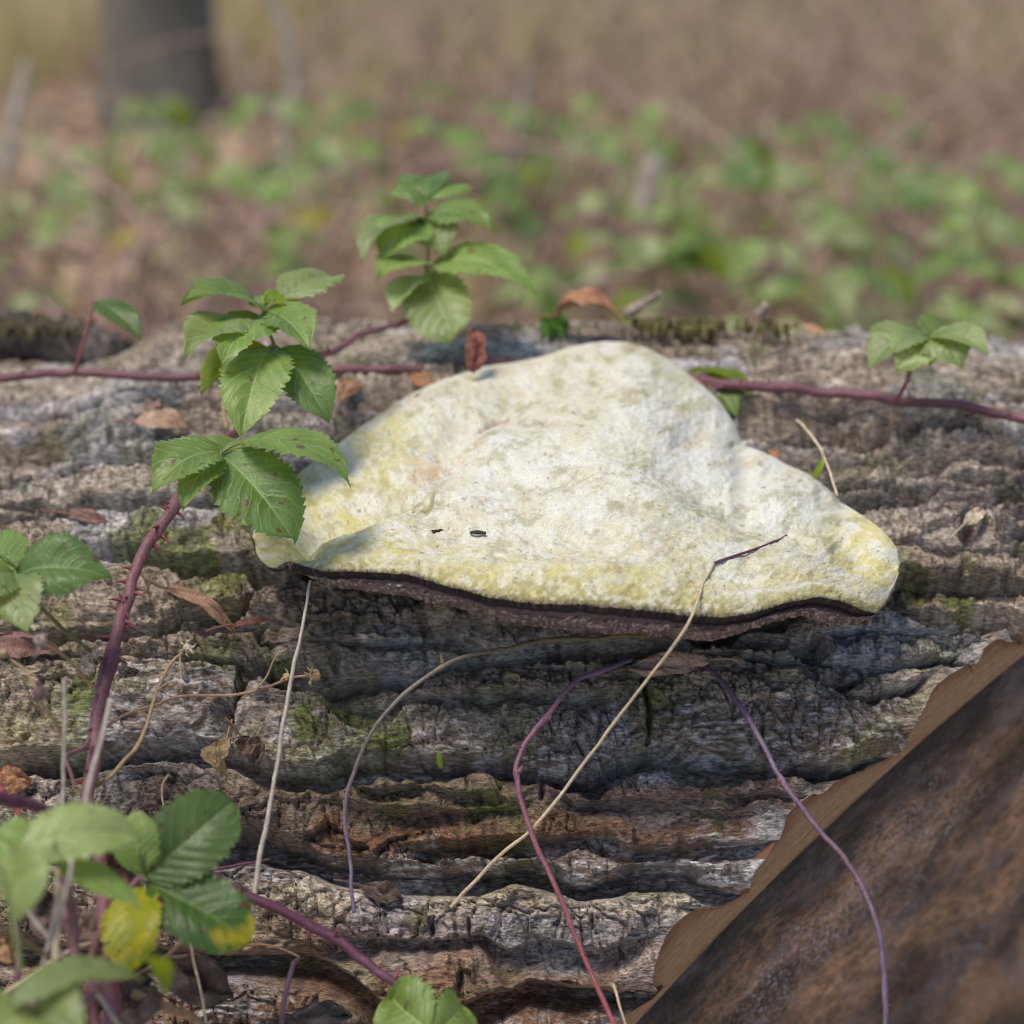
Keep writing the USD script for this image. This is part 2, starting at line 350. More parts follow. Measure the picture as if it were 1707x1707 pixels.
# ------------------------------------------------------------------ the log: bark ridges, deep furrows, oblique saw cut
# furrows traced along the log: points, depth 0..1, width of the slope above and of the lip below (metres), whole length or not
FUR = [
    ([(0, 603), (300, 585), (520, 600), (760, 580), (1000, 570), (1271, 614), (1353, 599), (1500, 582), (1707, 590)], 0.65, .008, .004, 1),
    ([(0, 655), (250, 650), (420, 668), (620, 655), (900, 660), (1200, 680), (1383, 711), (1424, 708), (1560, 700), (1707, 680)], 0.85, .011, .004, 1),
    ([(0, 722), (200, 706), (380, 712), (560, 720), (800, 720), (1240, 742), (1440, 735), (1500, 736), (1558, 732), (1617, 741), (1707, 731)], 1.0, .013, .004, 1),
    ([(0, 790), (150, 776), (300, 790), (460, 778), (800, 790), (1300, 775), (1383, 772), (1441, 768), (1600, 790), (1707, 786)], 0.9, .013, .004, 1),
    ([(0, 877), (70, 868), (105, 863), (246, 866), (350, 863), (415, 860), (700, 870), (1200, 860), (1430, 868), (1560, 852), (1707, 835)], 0.85, .010, .004, 1),
    ([(0, 990), (90, 965), (190, 955), (310, 975), (420, 960), (480, 975), (700, 950), (1100, 950), (1500, 938), (1600, 942), (1707, 948)], 0.95, .014, .005, 1),
    ([(0, 1083), (81, 1086), (140, 1076), (204, 1068), (267, 1070), (316, 1044), (404, 1040), (432, 1014), (470, 988), (600, 985), (900, 1020), (1200, 1045), (1458, 1024), (1511, 1038), (1564, 1046), (1599, 1040), (1707, 1056)], 1.0, .013, .004, 1),
    ([(395, 1200), (402, 1165), (440, 1122), (475, 1150), (540, 1152), (640, 1142), (700, 1140), (760, 1112), (850, 1106), (1000, 1088), (1100, 1078), (1180, 1082), (1300, 1090), (1350, 1105)], 1.0, .012, .005, 0),
    ([(560, 1190), (648, 1202), (676, 1179), (746, 1183), (816, 1185), (922, 1183), (1010, 1192)], 0.45, .010, .003, 0),
    ([(1350, 1150), (1380, 1160), (1420, 1145), (1480, 1128), (1545, 1112), (1600, 1098)], 0.55, .004, .003, 0),
    ([(1395, 1172), (1420, 1180), (1470, 1172), (1530, 1152)], 0.5, .006, .003, 0),
    ([(0, 1282), (90, 1284), (200, 1272), (317, 1254), (388, 1268), (475, 1301), (546, 1305), (581, 1287), (686, 1285), (800, 1277), (853, 1281), (916, 1298), (997, 1305), (1028, 1287), (1064, 1276), (1112, 1274), (1137, 1284), (1186, 1291), (1283, 1286), (1413, 1284), (1440, 1268), (1511, 1256), (1707, 1230)], 1.0, .017, .005, 1),
    ([(600, 1322), (640, 1330), (700, 1318), (760, 1340), (830, 1338), (850, 1352)], 0.3, .004, .003, 0),
    ([(560, 1365), (660, 1372), (760, 1366), (840, 1368), (870, 1375)], 0.35, .010, .003, 0),
    ([(940, 1352), (1010, 1362), (1100, 1358), (1180, 1372), (1240, 1380)], 0.35, .008, .004, 0),
    ([(0, 1405), (100, 1425), (200, 1440), (330, 1440), (420, 1420), (500, 1430), (535, 1444), (581, 1458), (658, 1476), (711, 1476), (799, 1472), (851, 1458), (900, 1462), (939, 1472), (964, 1483), (1027, 1478), (1097, 1472), (1144, 1470), (1169, 1488), (1208, 1503), (1260, 1500), (1707, 1480)], 1.0, .020, .005, 1),
    ([(560, 1560), (640, 1568), (740, 1575), (800, 1562), (850, 1590), (900, 1570), (1000, 1580), (1080, 1566)], 0.4, .006, .004, 0),
    ([(0, 1580), (200, 1590), (330, 1600), (500, 1602), (560, 1622), (640, 1680), (746, 1697), (809, 1669), (887, 1648), (992, 1655), (1200, 1660), (1707, 1650)], 1.0, .016, .006, 1),
    ([(0, 1760), (400, 1765), (800, 1770), (1200, 1760), (1707, 1750)], 1.0, .016, .006, 1),
]
CRACK = [  # short cracks across the ridges
    ([(1071, 1130), (1066, 1157), (1075, 1190), (1075, 1252)], .9, .0022), ([(912, 1298), (908, 1322), (904, 1352)], .9, .0022), ([(1594, 926), (1611, 895), (1658, 876), (1707, 850)], .9, .0045),
    ([(1125, 1190), (1130, 1230), (1133, 1262)], .4, .002), ([(1270, 1200), (1262, 1240), (1268, 1270)], .4, .0025), ([(780, 1300), (783, 1322)], .6, .0015), ([(828, 1304), (830, 1326)], .6, .0015),
    ([(1010, 1318), (1014, 1345), (1030, 1352)], .6, .0015), ([(690, 1282), (700, 1305), (712, 1322)], .7, .003), ([(1440, 1118), (1440, 1150)], .6, .0015), ([(1555, 1060), (1560, 1090)], .6, .0015),
    ([(1180, 1330), (1178, 1352)], .6, .0014), ([(1208, 1328), (1212, 1348)], .6, .0012), ([(720, 1530), (725, 1560)], .5, .0013), ([(786, 1528), (786, 1560)], .6, .0013), ([(988, 1528), (990, 1556)], .5, .0013),
    ([(765, 1590), (768, 1640)], .5, .0013), ([(1441, 768), (1446, 790)], .8, .003), ([(1520, 560), (1528, 600), (1525, 645)], .9, .003), ([(570, 1305), (566, 1340)], .5, .0015), ([(400, 1485), (385, 1500), (390, 1520)], .5, .0015),
    ([(648, 1420), (660, 1460)], .5, .006), ([(870, 1420), (880, 1455)], .5, .005), ([(420, 1390), (470, 1420)], .4, .006), ([(560, 1130), (570, 1100)], .4, .003)]

x_fine = np.linspace(-0.36, 0.36, 900)
x_cols = np.r_[np.linspace(-2.1, -0.37, 70), x_fine, np.linspace(0.37, 1.1, 50)]
phi = np.r_[np.radians(np.linspace(-180, -24, 90)), np.radians(np.linspace(-23.5, 16, 230)), np.radians(np.linspace(16.08, 70, 640)), np.radians(np.linspace(71, 180, 70))]
X, PH = np.meshgrid(x_cols, phi)
S = PH * 0.4

DEPTH = np.zeros_like(X)
lip = np.zeros_like(X)
SAG = np.zeros_like(X)
mains = []


def furrow(xf, sf, depth, wa, wb, whole, k):
    """lowers the bark along s = sf(x); more gently above than below"""
    global DEPTH, lip
    xs = x_cols
    base = np.interp(xs, xf, sf)
    wob = (fbm(xs * 28, xs * 0 + k * 3.7, 4, 40 + k) - 0.5) * (0.007 if len(xf) < 3 else 0.0032)
    wob += (fbm(xs * 160, xs * 0 + k * 1.7, 3, 80 + k) - 0.5) * 0.0026
    line = base + wob
    fade = np.ones_like(xs) if whole else smooth(xf[0] - .012, xf[0] + .008, xs) * (1 - smooth(xf[-1] - .008, xf[-1] + .012, xs))
    fade = fade * (0.72 + 0.42 * fbm(xs * 22, xs * 0 + k, 2, 11 + k))
    act = np.nonzero(fade > 0.002)[0]
    if not len(act):
        return line
    sl = slice(act[0], act[-1] + 1)
    xs, fade, ln = xs[sl], fade[sl], line[sl]
    d = S[:, sl] - ln
    wa_ = wa * 2.0 * (0.6 + 0.8 * fbm(xs * 30, xs * 0 + k * 2.1, 2, 120 + k))
    wb_ = wb * 1.35 * (0.5 + 1.0 * fbm(xs * 60, xs * 0 + k * 5.1, 2, 160 + k))
    # the ridge above ends in a steep underside, the ridge below starts with a rounded lip
    t = np.clip(1 + d / wa_, 0, 1)
    up = 0.15 * t ** 1.5 + 0.85 * smooth(0.56, 0.72, t)
    dn = np.exp(-np.clip((d - 0.0015 * depth) / (.85 * wb_), 0, 9) ** 3.0)
    prof = np.where(d < 0, up, dn)
    DEPTH[:, sl] = np.maximum(DEPTH[:, sl], np.clip(depth * fade * prof, 0, 1))
    lip[:, sl] = np.maximum(lip[:, sl], fade * depth * np.exp(-((d - 0.015 - wb_) / 0.010) ** 2) * (d > 0))
    # undercut: the lower edge of the ridge above hangs over the furrow
    SAG[:, sl] = np.maximum(SAG[:, sl], depth * fade * 0.0100 * smooth(0, .50, t) * (1 - smooth(.62, 0.95, t)) * (d < 0))
    return line


for k, (pts, dep, wa, wb, whole) in enumerate(FUR):
    a = np.array(pts, float)
    fx, fs = log_xs(a[:, 0], a[:, 1])
    o = np.argsort(fx, kind='stable') if whole else np.arange(len(fx))
    fx, fs = fx[o], fs[o]
    if not whole:
        fx = np.maximum.accumulate(fx + np.arange(len(fx)) * 1e-5)
    line = furrow(fx, fs, dep, wa, wb, whole, k)
    if whole:
        mains.append(line)
s_lo, s_hi = mains[0].min(), mains[-1].max()
for k in range(60):      # the sides of the log that the picture does not show
    s = s_hi + 0.035 * (k + 1) if k < 22 else s_lo - 0.03 * (k - 21)
    if -1.22 < s < 1.22:
        mains.append(furrow(np.array([-1.0, 1.0]), np.array([s, s]), 0.85, .013, .005, 1, 200 + k))
for k in range(120):      # lesser cracks along the grain on the upper side
    a0, b0 = rng.uniform(-.42, .34), rng.uniform(s_lo - .05, 0.40)
    if b0 > .27 and k % 7:
        b0 -= .22
    ln = rng.uniform(.06, .34)
    furrow(np.array([a0, a0 + ln]), np.array([b0, b0 + rng.uniform(-.010, .010)]), rng.uniform(.16, .62), rng.uniform(.003, .007), rng.uniform(.0012, .003), 0, 300 + k)
ex, es = X + (fbm(X * 120, S * 120, 2, 5) - .5) * .006, S + (fbm(X * 120, S * 120, 2, 6) - .5) * .004
for pts, dep, w in CRACK:
    cx, cs = log_xs(np.array([p[0] for p in pts], float), np.array([p[1] for p in pts], float))
    m = (np.abs(X - cx.mean()) < .09) & (np.abs(S - cs.mean()) < .09)
    d, par = seg_dist(ex[m], es[m], list(zip(cx, cs)))
    DEPTH[m] = np.maximum(DEPTH[m], (0.5 if w > .004 else 0.30) * dep * np.exp(-(d / (0.6 * w)) ** 2) * np.clip(np.minimum(par, 1 - par) * 5, 0, 1))

# plates of the lips: cracked into small irregular blocks
wx, ws = X + (fbm(X * 90, S * 90, 3, 21) - .5) * .010, S + (fbm(X * 90, S * 90, 3, 22) - .5) * .010


def cells(sx, ss, seed):
    """distance to the border between irregular cells, in cell widths"""
    from scipy.spatial import cKDTree
    g = np.random.default_rng(seed)
    m = (np.abs(X) < .37) & (PH > -.4) & (PH < 1.3)
    nx, ns = int(.8 / sx), int(.8 / ss)
    gx_, gs_ = np.meshgrid(np.arange(nx), np.arange(ns))
    pts = np.stack([gx_ + g.random(gx_.shape) * .95, gs_ + g.random(gx_.shape) * .95], -1).reshape(-1, 2)
    dd, _ = cKDTree(pts).query(np.stack([(wx[m] + .4) / sx, (ws[m] + .2) / ss], -1), k=2)
    out = np.ones_like(X)
    out[m] = dd[:, 1] - dd[:, 0]
    return out


def flakes(sx, ss, seed):
    """irregular overlapping flakes: a height of its own for each"""
    from scipy.spatial import cKDTree
    g = np.random.default_rng(seed)
    m = (np.abs(X) < .37) & (PH > -.5) & (PH < 1.3)
    nx, ns = int(.8 / sx), int(.9 / ss)
    gx_, gs_ = np.meshgrid(np.arange(nx), np.arange(ns))
    pts = np.stack([gx_ + g.random(gx_.shape) * 1.0, gs_ + g.random(gx_.shape) * 1.0], -1).reshape(-1, 2)
    a_ = X[m] + (fbm(X[m] * 45, S[m] * 60, 4, seed + 1) - .5) * sx * 1.1
    b_ = S[m] + (fbm(X[m] * 45, S[m] * 60, 4, seed + 2) - .5) * ss * 1.6
    _, k_ = cKDTree(pts).query(np.stack([(a_ + .4) / sx, (b_ + .3) / ss], -1))
    hgt, tilt = g.random(len(pts)) - .5, g.normal(size=(len(pts), 2)) * .35
    out, tone = np.zeros_like(X), np.full_like(X, .5)
    q_ = np.stack([(a_ + .4) / sx, (b_ + .3) / ss], -1) - pts[k_]
    out[m] = hgt[k_] + (q_ * tilt[k_]).sum(1)
    tone[m] = g.random(len(pts))[k_]
    return out, tone


fl1, tone1 = flakes(.075, .013, 401)
fl2, tone2 = flakes(.010, .006, 405)
big, small = cells(.011, .016, 5), cells(.0042, .0048, 6)
plate = np.clip(lip * 1.8, 0, 1) * smooth(0.28, 0.44, fbm(X * 14, S * 30, 3, 25)) + 0.9 * smooth(0.48, 0.60, fbm(X * 9, S * 26, 3, 26))
plate = np.clip(plate, 0, 1)
cracks = np.maximum(np.exp(-(big / 0.07) ** 2), 0.5 * np.exp(-(small / 0.10) ** 2))
fib = fbm(X * 70, S * 620, 3, 31) - 0.5            # fibres along the log
fib2 = fbm(X * 130, S * 1000, 2, 33) - 0.5
strata = fbm(X * 12, S * 120 + 2 * fbm(X * 40, S * 40, 2, 36), 4, 35) - 0.5
lump = fbm(X * 13, S * 50, 4, 37) - 0.5
pit = fbm(X * 240, S * 330, 3, 39) - 0.5
top = 1 - DEPTH
# edges of flakes: a quantised field gives ragged little steps
q = fbm(X * 14, S * 70, 4, 45) * 6
step = np.floor(q) + smooth(0.0, 0.18, q - np.floor(q))
H = BARK * (1 - DEPTH) + 0.0030 * lip + top * (0.0042 * lump + 0.0022 * strata + 0.0016 * (step - 3) + 0.0058 * fl1 + 0.0032 * fl2 - 0.0030 * cracks * plate) \
    + (0.35 + 0.65 * top) * ((0.0012 * fib + 0.0012 * fib2) * (1 - 0.85 * plate)) + 0.0020 * pit
H += 0.013 * (fbm(X * 6, S * 8, 2, 51) - 0.5)
# bark has come off the crest at the left end of the picture, and a little of it at the right
H -= 0.021 * (1 - smooth(-.27, -.20, X)) * smooth(-.85, -.6, PH) * (1 - smooth(.22, .5, PH)) * (X > -.9)
H -= 0.012 * smooth(.20, .34, X) * smooth(-.85, -.6, PH) * (1 - smooth(.1, .3, PH))
H = np.maximum(H, 0.0005 + 0.0012 * fib)
from scipy.ndimage import gaussian_filter
HS = gaussian_filter(H, (9, 16))

# the oblique cut x = a + m*y + k*z through three points of its edge
P3 = [at(float(px), float(py), log_t(np.float64(px), np.float64(py), RC)) for px, py in ((1704, 1094), (1458, 1303), (1107, 1655))]
M = np.array([[1, p[1], p[2]] for p in P3])
ca, cm, ck = np.linalg.solve(M, np.array([p[0] for p in P3]))
cm = float(np.clip(cm, 0.7, 1.1))
ck = ((P3[0][0] - cm * P3[0][1]) - (P3[2][0] - cm * P3[2][1])) / (P3[0][2] - P3[2][2])
ca = P3[0][0] - cm * P3[0][1] - ck * P3[0][2]


def plane_x(y, z):
    return ca + cm * y + ck * z


xe = np.full(len(phi), 0.3)
for _ in range(8):
    h_e = np.array([np.interp(xe[i], x_cols, H[i]) for i in range(len(phi))])
    r_e = RC + h_e
    xe = 0.5 * xe + 0.5 * np.clip(plane_x(-r_e * np.sin(phi), AXZ + r_e * np.cos(phi)), -1.2, 1.08)
h_e = np.array([np.interp(xe[i], x_cols, H[i]) for i in range(len(phi))]); r_e = RC + h_e
nearcut = np.exp(-((xe[:, None] - X) / .010) ** 2) * (X < xe[:, None] + .05)
H = H * (1 - nearcut) + HS * nearcut
h_e = np.array([np.interp(xe[i], x_cols, HS[i]) for i in range(len(phi))]); r_e = RC + h_e
xe = np.clip(plane_x(-r_e * np.sin(phi), AXZ + r_e * np.cos(phi)), -1.2, 1.08)
over = X > xe[:, None]
Xc = np.where(over, xe[:, None], X)
Hc = np.where(over, h_e[:, None], H)
Rr = RC + Hc
PHS = PH + SAG / 0.4
V = np.stack([Xc, -Rr * np.sin(PHS), AXZ + Rr * np.cos(PHS)], -1)

# pigment: weathered grey plates, brown flaky inner bark, pale fibres, moss in places; sunlit look of two lips painted in
g1, g2, g3 = fbm(X * 10, S * 30, 4, 61), fbm(X * 90, S * 150, 4, 63), fbm(X * 80, S * 560, 3, 65)
grey, brown, pale, dark = np.array([.255, .212, .170]), np.array([.165, .106, .068]), np.array([.52, .465, .40]), np.array([.075, .062, .05])
col = grey * np.ones(X.shape + (1,))
mixc = lambda c, k, w: c * (1 - w[..., None]) + np.asarray(k) * w[..., None]
zone = smooth(0.36, 0.44, S)                        # the lower ridges keep more of their brown bark
col = mixc(col, brown, np.clip(smooth(0.44, 0.60, g1) * (0.35 + 0.6 * zone), 0, 1))
col = mixc(col, pale, smooth(0.52, 0.72, g3) * 0.55 * (1 - 0.5 * smooth(.5, .7, g2)) * (1 - .8 * plate))
col = mixc(col, dark, smooth(0.55, 0.75, g2) * 0.55)
col = mixc(col, (.34, .33, .345), smooth(0.56, 0.68, fbm(X * 18, S * 40, 4, 67)) * 0.55)
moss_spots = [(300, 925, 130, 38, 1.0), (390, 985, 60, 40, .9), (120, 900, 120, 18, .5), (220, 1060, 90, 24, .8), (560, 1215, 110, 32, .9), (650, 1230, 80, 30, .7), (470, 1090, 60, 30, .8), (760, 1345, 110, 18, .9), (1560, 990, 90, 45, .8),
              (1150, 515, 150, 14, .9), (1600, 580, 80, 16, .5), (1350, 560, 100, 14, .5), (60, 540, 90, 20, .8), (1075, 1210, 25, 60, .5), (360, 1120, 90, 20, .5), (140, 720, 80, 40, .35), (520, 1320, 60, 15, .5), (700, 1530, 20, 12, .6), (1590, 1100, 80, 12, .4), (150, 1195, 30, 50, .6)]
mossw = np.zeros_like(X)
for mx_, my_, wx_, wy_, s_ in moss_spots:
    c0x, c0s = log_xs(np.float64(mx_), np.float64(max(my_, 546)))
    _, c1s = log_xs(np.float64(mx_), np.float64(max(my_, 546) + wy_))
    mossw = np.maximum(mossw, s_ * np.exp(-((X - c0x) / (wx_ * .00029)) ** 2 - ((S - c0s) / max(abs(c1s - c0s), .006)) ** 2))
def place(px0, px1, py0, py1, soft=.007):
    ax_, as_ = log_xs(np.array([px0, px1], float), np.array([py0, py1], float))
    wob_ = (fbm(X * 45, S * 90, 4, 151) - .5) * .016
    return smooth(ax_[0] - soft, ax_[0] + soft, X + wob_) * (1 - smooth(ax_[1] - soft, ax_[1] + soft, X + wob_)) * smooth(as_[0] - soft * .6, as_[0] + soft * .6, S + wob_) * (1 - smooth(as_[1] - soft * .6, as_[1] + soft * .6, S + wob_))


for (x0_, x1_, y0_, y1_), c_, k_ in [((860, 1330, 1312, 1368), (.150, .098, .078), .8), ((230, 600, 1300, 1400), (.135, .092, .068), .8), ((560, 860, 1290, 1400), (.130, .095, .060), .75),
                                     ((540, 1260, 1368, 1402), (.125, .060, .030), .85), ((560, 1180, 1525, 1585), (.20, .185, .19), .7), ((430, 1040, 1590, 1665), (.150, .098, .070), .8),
                                     ((700, 1180, 1478, 1528), (.33, .28, .215), .7), ((380, 600, 1448, 1520), (.30, .255, .195), .7), ((0, 420, 1260, 1300), (.26, .21, .155), .6),  # first two: straw lips, paler because sunlight is painted into their colour
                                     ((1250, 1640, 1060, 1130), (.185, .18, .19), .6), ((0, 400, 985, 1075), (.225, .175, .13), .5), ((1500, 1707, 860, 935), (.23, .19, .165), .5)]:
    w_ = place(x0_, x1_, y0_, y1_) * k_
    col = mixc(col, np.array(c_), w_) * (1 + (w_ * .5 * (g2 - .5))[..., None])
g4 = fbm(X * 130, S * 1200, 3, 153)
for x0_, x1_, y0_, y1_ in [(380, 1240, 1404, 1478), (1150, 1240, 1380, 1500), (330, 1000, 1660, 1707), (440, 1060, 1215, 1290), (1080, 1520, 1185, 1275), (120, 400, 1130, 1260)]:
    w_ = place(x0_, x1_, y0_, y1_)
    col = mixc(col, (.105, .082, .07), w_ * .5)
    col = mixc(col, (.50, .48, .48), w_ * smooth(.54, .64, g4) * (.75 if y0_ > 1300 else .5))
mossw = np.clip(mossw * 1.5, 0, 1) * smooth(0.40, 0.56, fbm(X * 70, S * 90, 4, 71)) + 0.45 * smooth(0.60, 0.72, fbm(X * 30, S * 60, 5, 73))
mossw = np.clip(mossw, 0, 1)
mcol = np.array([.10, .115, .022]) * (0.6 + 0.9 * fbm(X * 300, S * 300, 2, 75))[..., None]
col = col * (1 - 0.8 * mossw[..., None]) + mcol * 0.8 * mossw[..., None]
col = mixc(col, (.035, .03, .026), (cracks * plate * 0.6))
rust = smooth(.48, .64, fbm(X * 16, S * 50, 4, 77)) * smooth(0.37, 0.45, S) * 0.55
col = mixc(col, (.20, .095, .045), rust)
V += (mossw * 0.0018 * fbm(X * 500, S * 500, 2, 79))[..., None] * np.stack([0 * PH, -np.sin(PH), np.cos(PH)], -1)
col = col * (0.72 + 0.56 * tone1 * .6 + 0.56 * tone2 * .4)[..., None]
col = np.clip(col, 0.015, 0.8)

v, f = V.reshape(-1, 3), tri(grid_faces(len(phi), len(x_cols)))
live = ~(over.ravel()[f].sum(1) >= 3) | False
left_in = Xc.ravel()
f = f[live]
nrm = normals(v, f)
rid = np.zeros(X.shape, int)
for line in mains:
    rid += (S > line + 0.0005)
fr = rid.ravel()[f[:, 0]]
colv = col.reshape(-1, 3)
log = thing('fallen_log', 'large fallen grey log with deeply furrowed bark and a slanting saw cut', 'log')
LOGP = log.GetPath()
for r in np.unique(fr):
    ff = f[fr == r]
    used, inv = np.unique(ff, return_inverse=True)
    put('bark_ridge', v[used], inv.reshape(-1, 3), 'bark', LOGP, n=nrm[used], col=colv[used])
# the cut: a band of bark, the wood set back a little behind it
sag_e = np.array([np.interp(xe[i], x_cols, SAG[i]) for i in range(len(phi))]) / 0.4
nr = 26
t_ = np.linspace(0, 1, nr)
Rb = (RC - 0.0005) + (r_e - RC + 0.0005)[:, None] * t_
pb = phi[:, None] + sag_e[:, None] * t_
yb, zb = -Rb * np.sin(pb), AXZ + Rb * np.cos(pb)
vb = np.stack([plane_x(yb, zb), yb, zb], -1)
vb[:, -1, 0] = xe
keep = phi < 9
put('sawn_bark', vb.reshape(-1, 3), grid_faces(len(phi), nr)[:, ::-1], 'sawn_bark', LOGP, flat=True,
    col=(1 - smooth(.55, 1.0, np.abs(t_)[None, :] + .35 * (fbm(phi[:, None] * 60, t_[None, :] * 5, 4, 95) - .5))[..., None] * np.array([.35, .52, .55]) - .45 * smooth(.10, .0, t_)[None, :, None]).reshape(-1, 3))
rim_back = vb[:, 0].copy(); rim_back[:, 0] -= 0.008
nw = 60
sc = np.linspace(0, 1, nw) ** 0.75
Rw = (RC - 0.0005) * sc[None, :] * np.ones((len(phi), 1))
yw, zw = -Rw * np.sin(phi)[:, None], AXZ + Rw * np.cos(phi)[:, None]
relief = (fbm(yw * 60, zw * 60, 4, 91) - .5) * .006 + (fbm(yw * 18 + zw * 40, zw * 10, 3, 93) - .5) * .008
vw = np.stack([plane_x(yw, zw) - 0.005 + relief * smooth(0, .04, RC - Rw), yw, zw], -1)
vv = np.concatenate([vw, vb[:, :1]], 1)      # last column: the step up to the bark
put('sawn_wood', vv.reshape(-1, 3), grid_faces(len(phi), nw + 1)[:, ::-1], 'sawn_wood', LOGP)
tag(log)

# ------------------------------------------------------------------ the bracket fungus
SIL = np.array([(420.5, 893), (424, 878), (435, 852), (465, 815), (500, 785), (560, 742), (600, 712), (640, 685), (690, 655), (740, 632), (800, 611), (850, 604), (900, 594), (950, 577), (1000, 569), (1040, 570), (1080, 581), (1120, 602), (1160, 632), (1195, 665), (1222, 702), (1239, 741),
                (1270, 752), (1310, 774), (1350, 792), (1380, 815), (1400, 837), (1420, 848), (1450, 867), (1480, 893), (1495, 914), (1500, 940)], float)
RIM = np.array([(420.5, 897), (425, 920), (435, 936), (450, 947), (462, 950), (471, 932), (485, 937), (505, 945), (548, 960), (583, 960), (646, 965), (688, 969), (716, 979), (769, 994), (822, 1010), (892, 1017), (970, 1019), (1041, 1025), (1097, 1030), (1146, 1037), (1199, 1040), (1251, 1031),
                (1304, 1014), (1357, 1003), (1392, 1009), (1427, 1022), (1455, 1025), (1474, 1006), (1490, 978), (1498, 955), (1500, 944)], float)
BOT = np.array([(420.5, 899), (427, 928), (440, 946), (455, 956), (466, 960), (484, 957), (516, 968), (558, 979), (611, 987), (664, 992), (716, 1003), (787, 1019), (839, 1035), (892, 1046), (1005, 1055), (1111, 1061), (1164, 1068), (1199, 1066), (1234, 1056), (1287, 1037),
                (1339, 1026), (1375, 1039), (1399, 1046), (1427, 1041), (1455, 1031), (1476, 1010), (1492, 981), (1499, 957), (1500, 946)], float)
NC, NT = 640, 330
uu = np.linspace(0, 1, NC)
cx = 420.5 + 1079.5 * (0.6 * (0.5 - 0.5 * np.cos(np.pi * uu)) + 0.4 * uu)
from scipy.ndimage import gaussian_filter1d
sil, rim, bot = (np.interp(cx, a[:, 0], a[:, 1]) for a in (SIL, RIM, BOT))
inner = slice(14, NC - 14)
for a in (sil, rim, bot):
    sm = gaussian_filter1d(a, 3); a[inner] = sm[inner]
bot = np.maximum(bot, rim + 1.5)
w = (cx - 420.5) / 1079.5
t_rim = 1.035 + 0.105 * np.abs(2 * w - 1) ** 2.4
t_log = log_t(cx, np.maximum(sil, 560)) - 0.012
endw = smooth(0, 0.10, w) * smooth(0, 0.10, 1 - w)
t_sil = t_rim + (np.minimum(t_log, 1.30) - t_rim) * (0.25 + 0.75 * endw)
t_sil = gaussian_filter1d(t_sil, 10)
rows, rq = [], []      # each row: (py, t, q): q<0 below the rim, 0..1 up the cap, >1 behind it
for q_ in np.linspace(-1, 0, 26)[:-1]:      # margin: from its lower edge up to the cap
    z_ = q_ + 1
    rows.append((bot + (rim - bot) * z_, t_rim + 0.010 * (1 - z_) ** 2 + 0.004 * np.sin(z_ * np.pi) * -1)); rq.append(q_)
for q_ in np.linspace(0, 1, NT):
    k_ = 0.45 * (1 - math.cos(q_ * math.pi / 2)) + 0.55 * q_ ** 1.1
    g_ = 0.40 * math.sin(q_ * math.pi / 2) + 0.60 * q_
    rows.append((rim + (sil - rim) * g_, t_rim + (t_sil - t_rim) * k_)); rq.append(q_)
for q_ in np.linspace(0, 1, 9)[1:]:         # rolls over behind and down into the log
    rows.append((sil + 70 * q_ ** 2 * endw + 4 * q_, t_sil + 0.07 * q_ * (0.3 + 0.7 * endw))); rq.append(1 + q_)
PY = np.array([r_[0] for r_ in rows]); T = np.array([r_[1] for r_ in rows]); Q = np.array(rq)[:, None] * np.ones(NC)
PX = cx[None, :] * np.ones_like(PY)
FV = at(PX, PY, T)
ff_ = tri(grid_faces(len(rows), NC))
fn = normals(FV.reshape(-1, 3), ff_).reshape(FV.shape)
if (fn[120, NC // 2] @ (CAM - FV[120, NC // 2])) < 0:
    fn = -fn; FLIP = True
else:
    FLIP = False
disp = np.zeros_like(PX)
jx, jy = PX + (fbm(PX / 40, PY / 40, 3, 101) - .5) * 22, PY + (fbm(PX / 40, PY / 40, 3, 102) - .5) * 14


def groove(pts, depth, width, side=0.0):
    global disp
    d, par = seg_dist(jx, jy, pts)
    disp -= depth * np.exp(-(d / width) ** 2) * np.clip(np.minimum(par, 1 - par) * 6 + .35, 0, 1)


groove([(466, 952), (478, 925), (505, 893), (560, 855), (610, 832), (650, 815)], .007, 12)
groove([(480, 925), (560, 862), (640, 822)], .010, 45)
groove([(640, 822), (690, 830), (720, 832)], .008, 26)
groove([(700, 835), (760, 838)], .004, 10)
groove([(880, 640), (835, 683), (795, 700), (740, 745), (690, 800)], .006, 34)
groove([(842, 678), (812, 690), (795, 700)], .003, 5)
groove([(1245, 745), (1180, 735), (1120, 722)], .002, 22)
groove([(1120, 720), (1150, 760), (1210, 810), (1290, 875), (1360, 935)], .0035, 50)
groove([(1400, 900), (1425, 935), (1410, 960)], .0035, 30)
groove([(900, 700), (960, 640)], .002, 40)
groove([(1310, 880), (1345, 900), (1350, 905)], .002, 5)
# zoned growth: faint ledges that run along the margin
hq = fbm(PX / 160, PY / 60, 2, 106)
disp += 0.0020 * np.sin((Q * 9 + 2.2 * hq) * 2) * smooth(0.02, .15, Q) * (1 - smooth(.45, .7, Q))
disp += 0.0055 * np.exp(-((Q - 0.08) / 0.16) ** 2) * (Q >= 0)
disp += (fbm(PX / 120, PY / 75, 2, 103) - .5) * .010 * smooth(0, .2, Q) + (fbm(PX / 34, PY / 24, 3, 107) - .5) * .0015 + (fbm(PX / 8, PY / 6, 3, 111) - .5) * .0013 + (fbm(PX / 18, PY / 12, 3, 117) - .5) * .0012
disp += np.where(Q < 0, (fbm(PX / 7, PY / 5, 3, 113) - .5) * .0009, 0)
edge = endw[None, :] * (1 - smooth(0.86, 1.0, Q)) + 0.15
FV = FV + fn * (disp * np.clip(edge, 0, 1))[..., None]
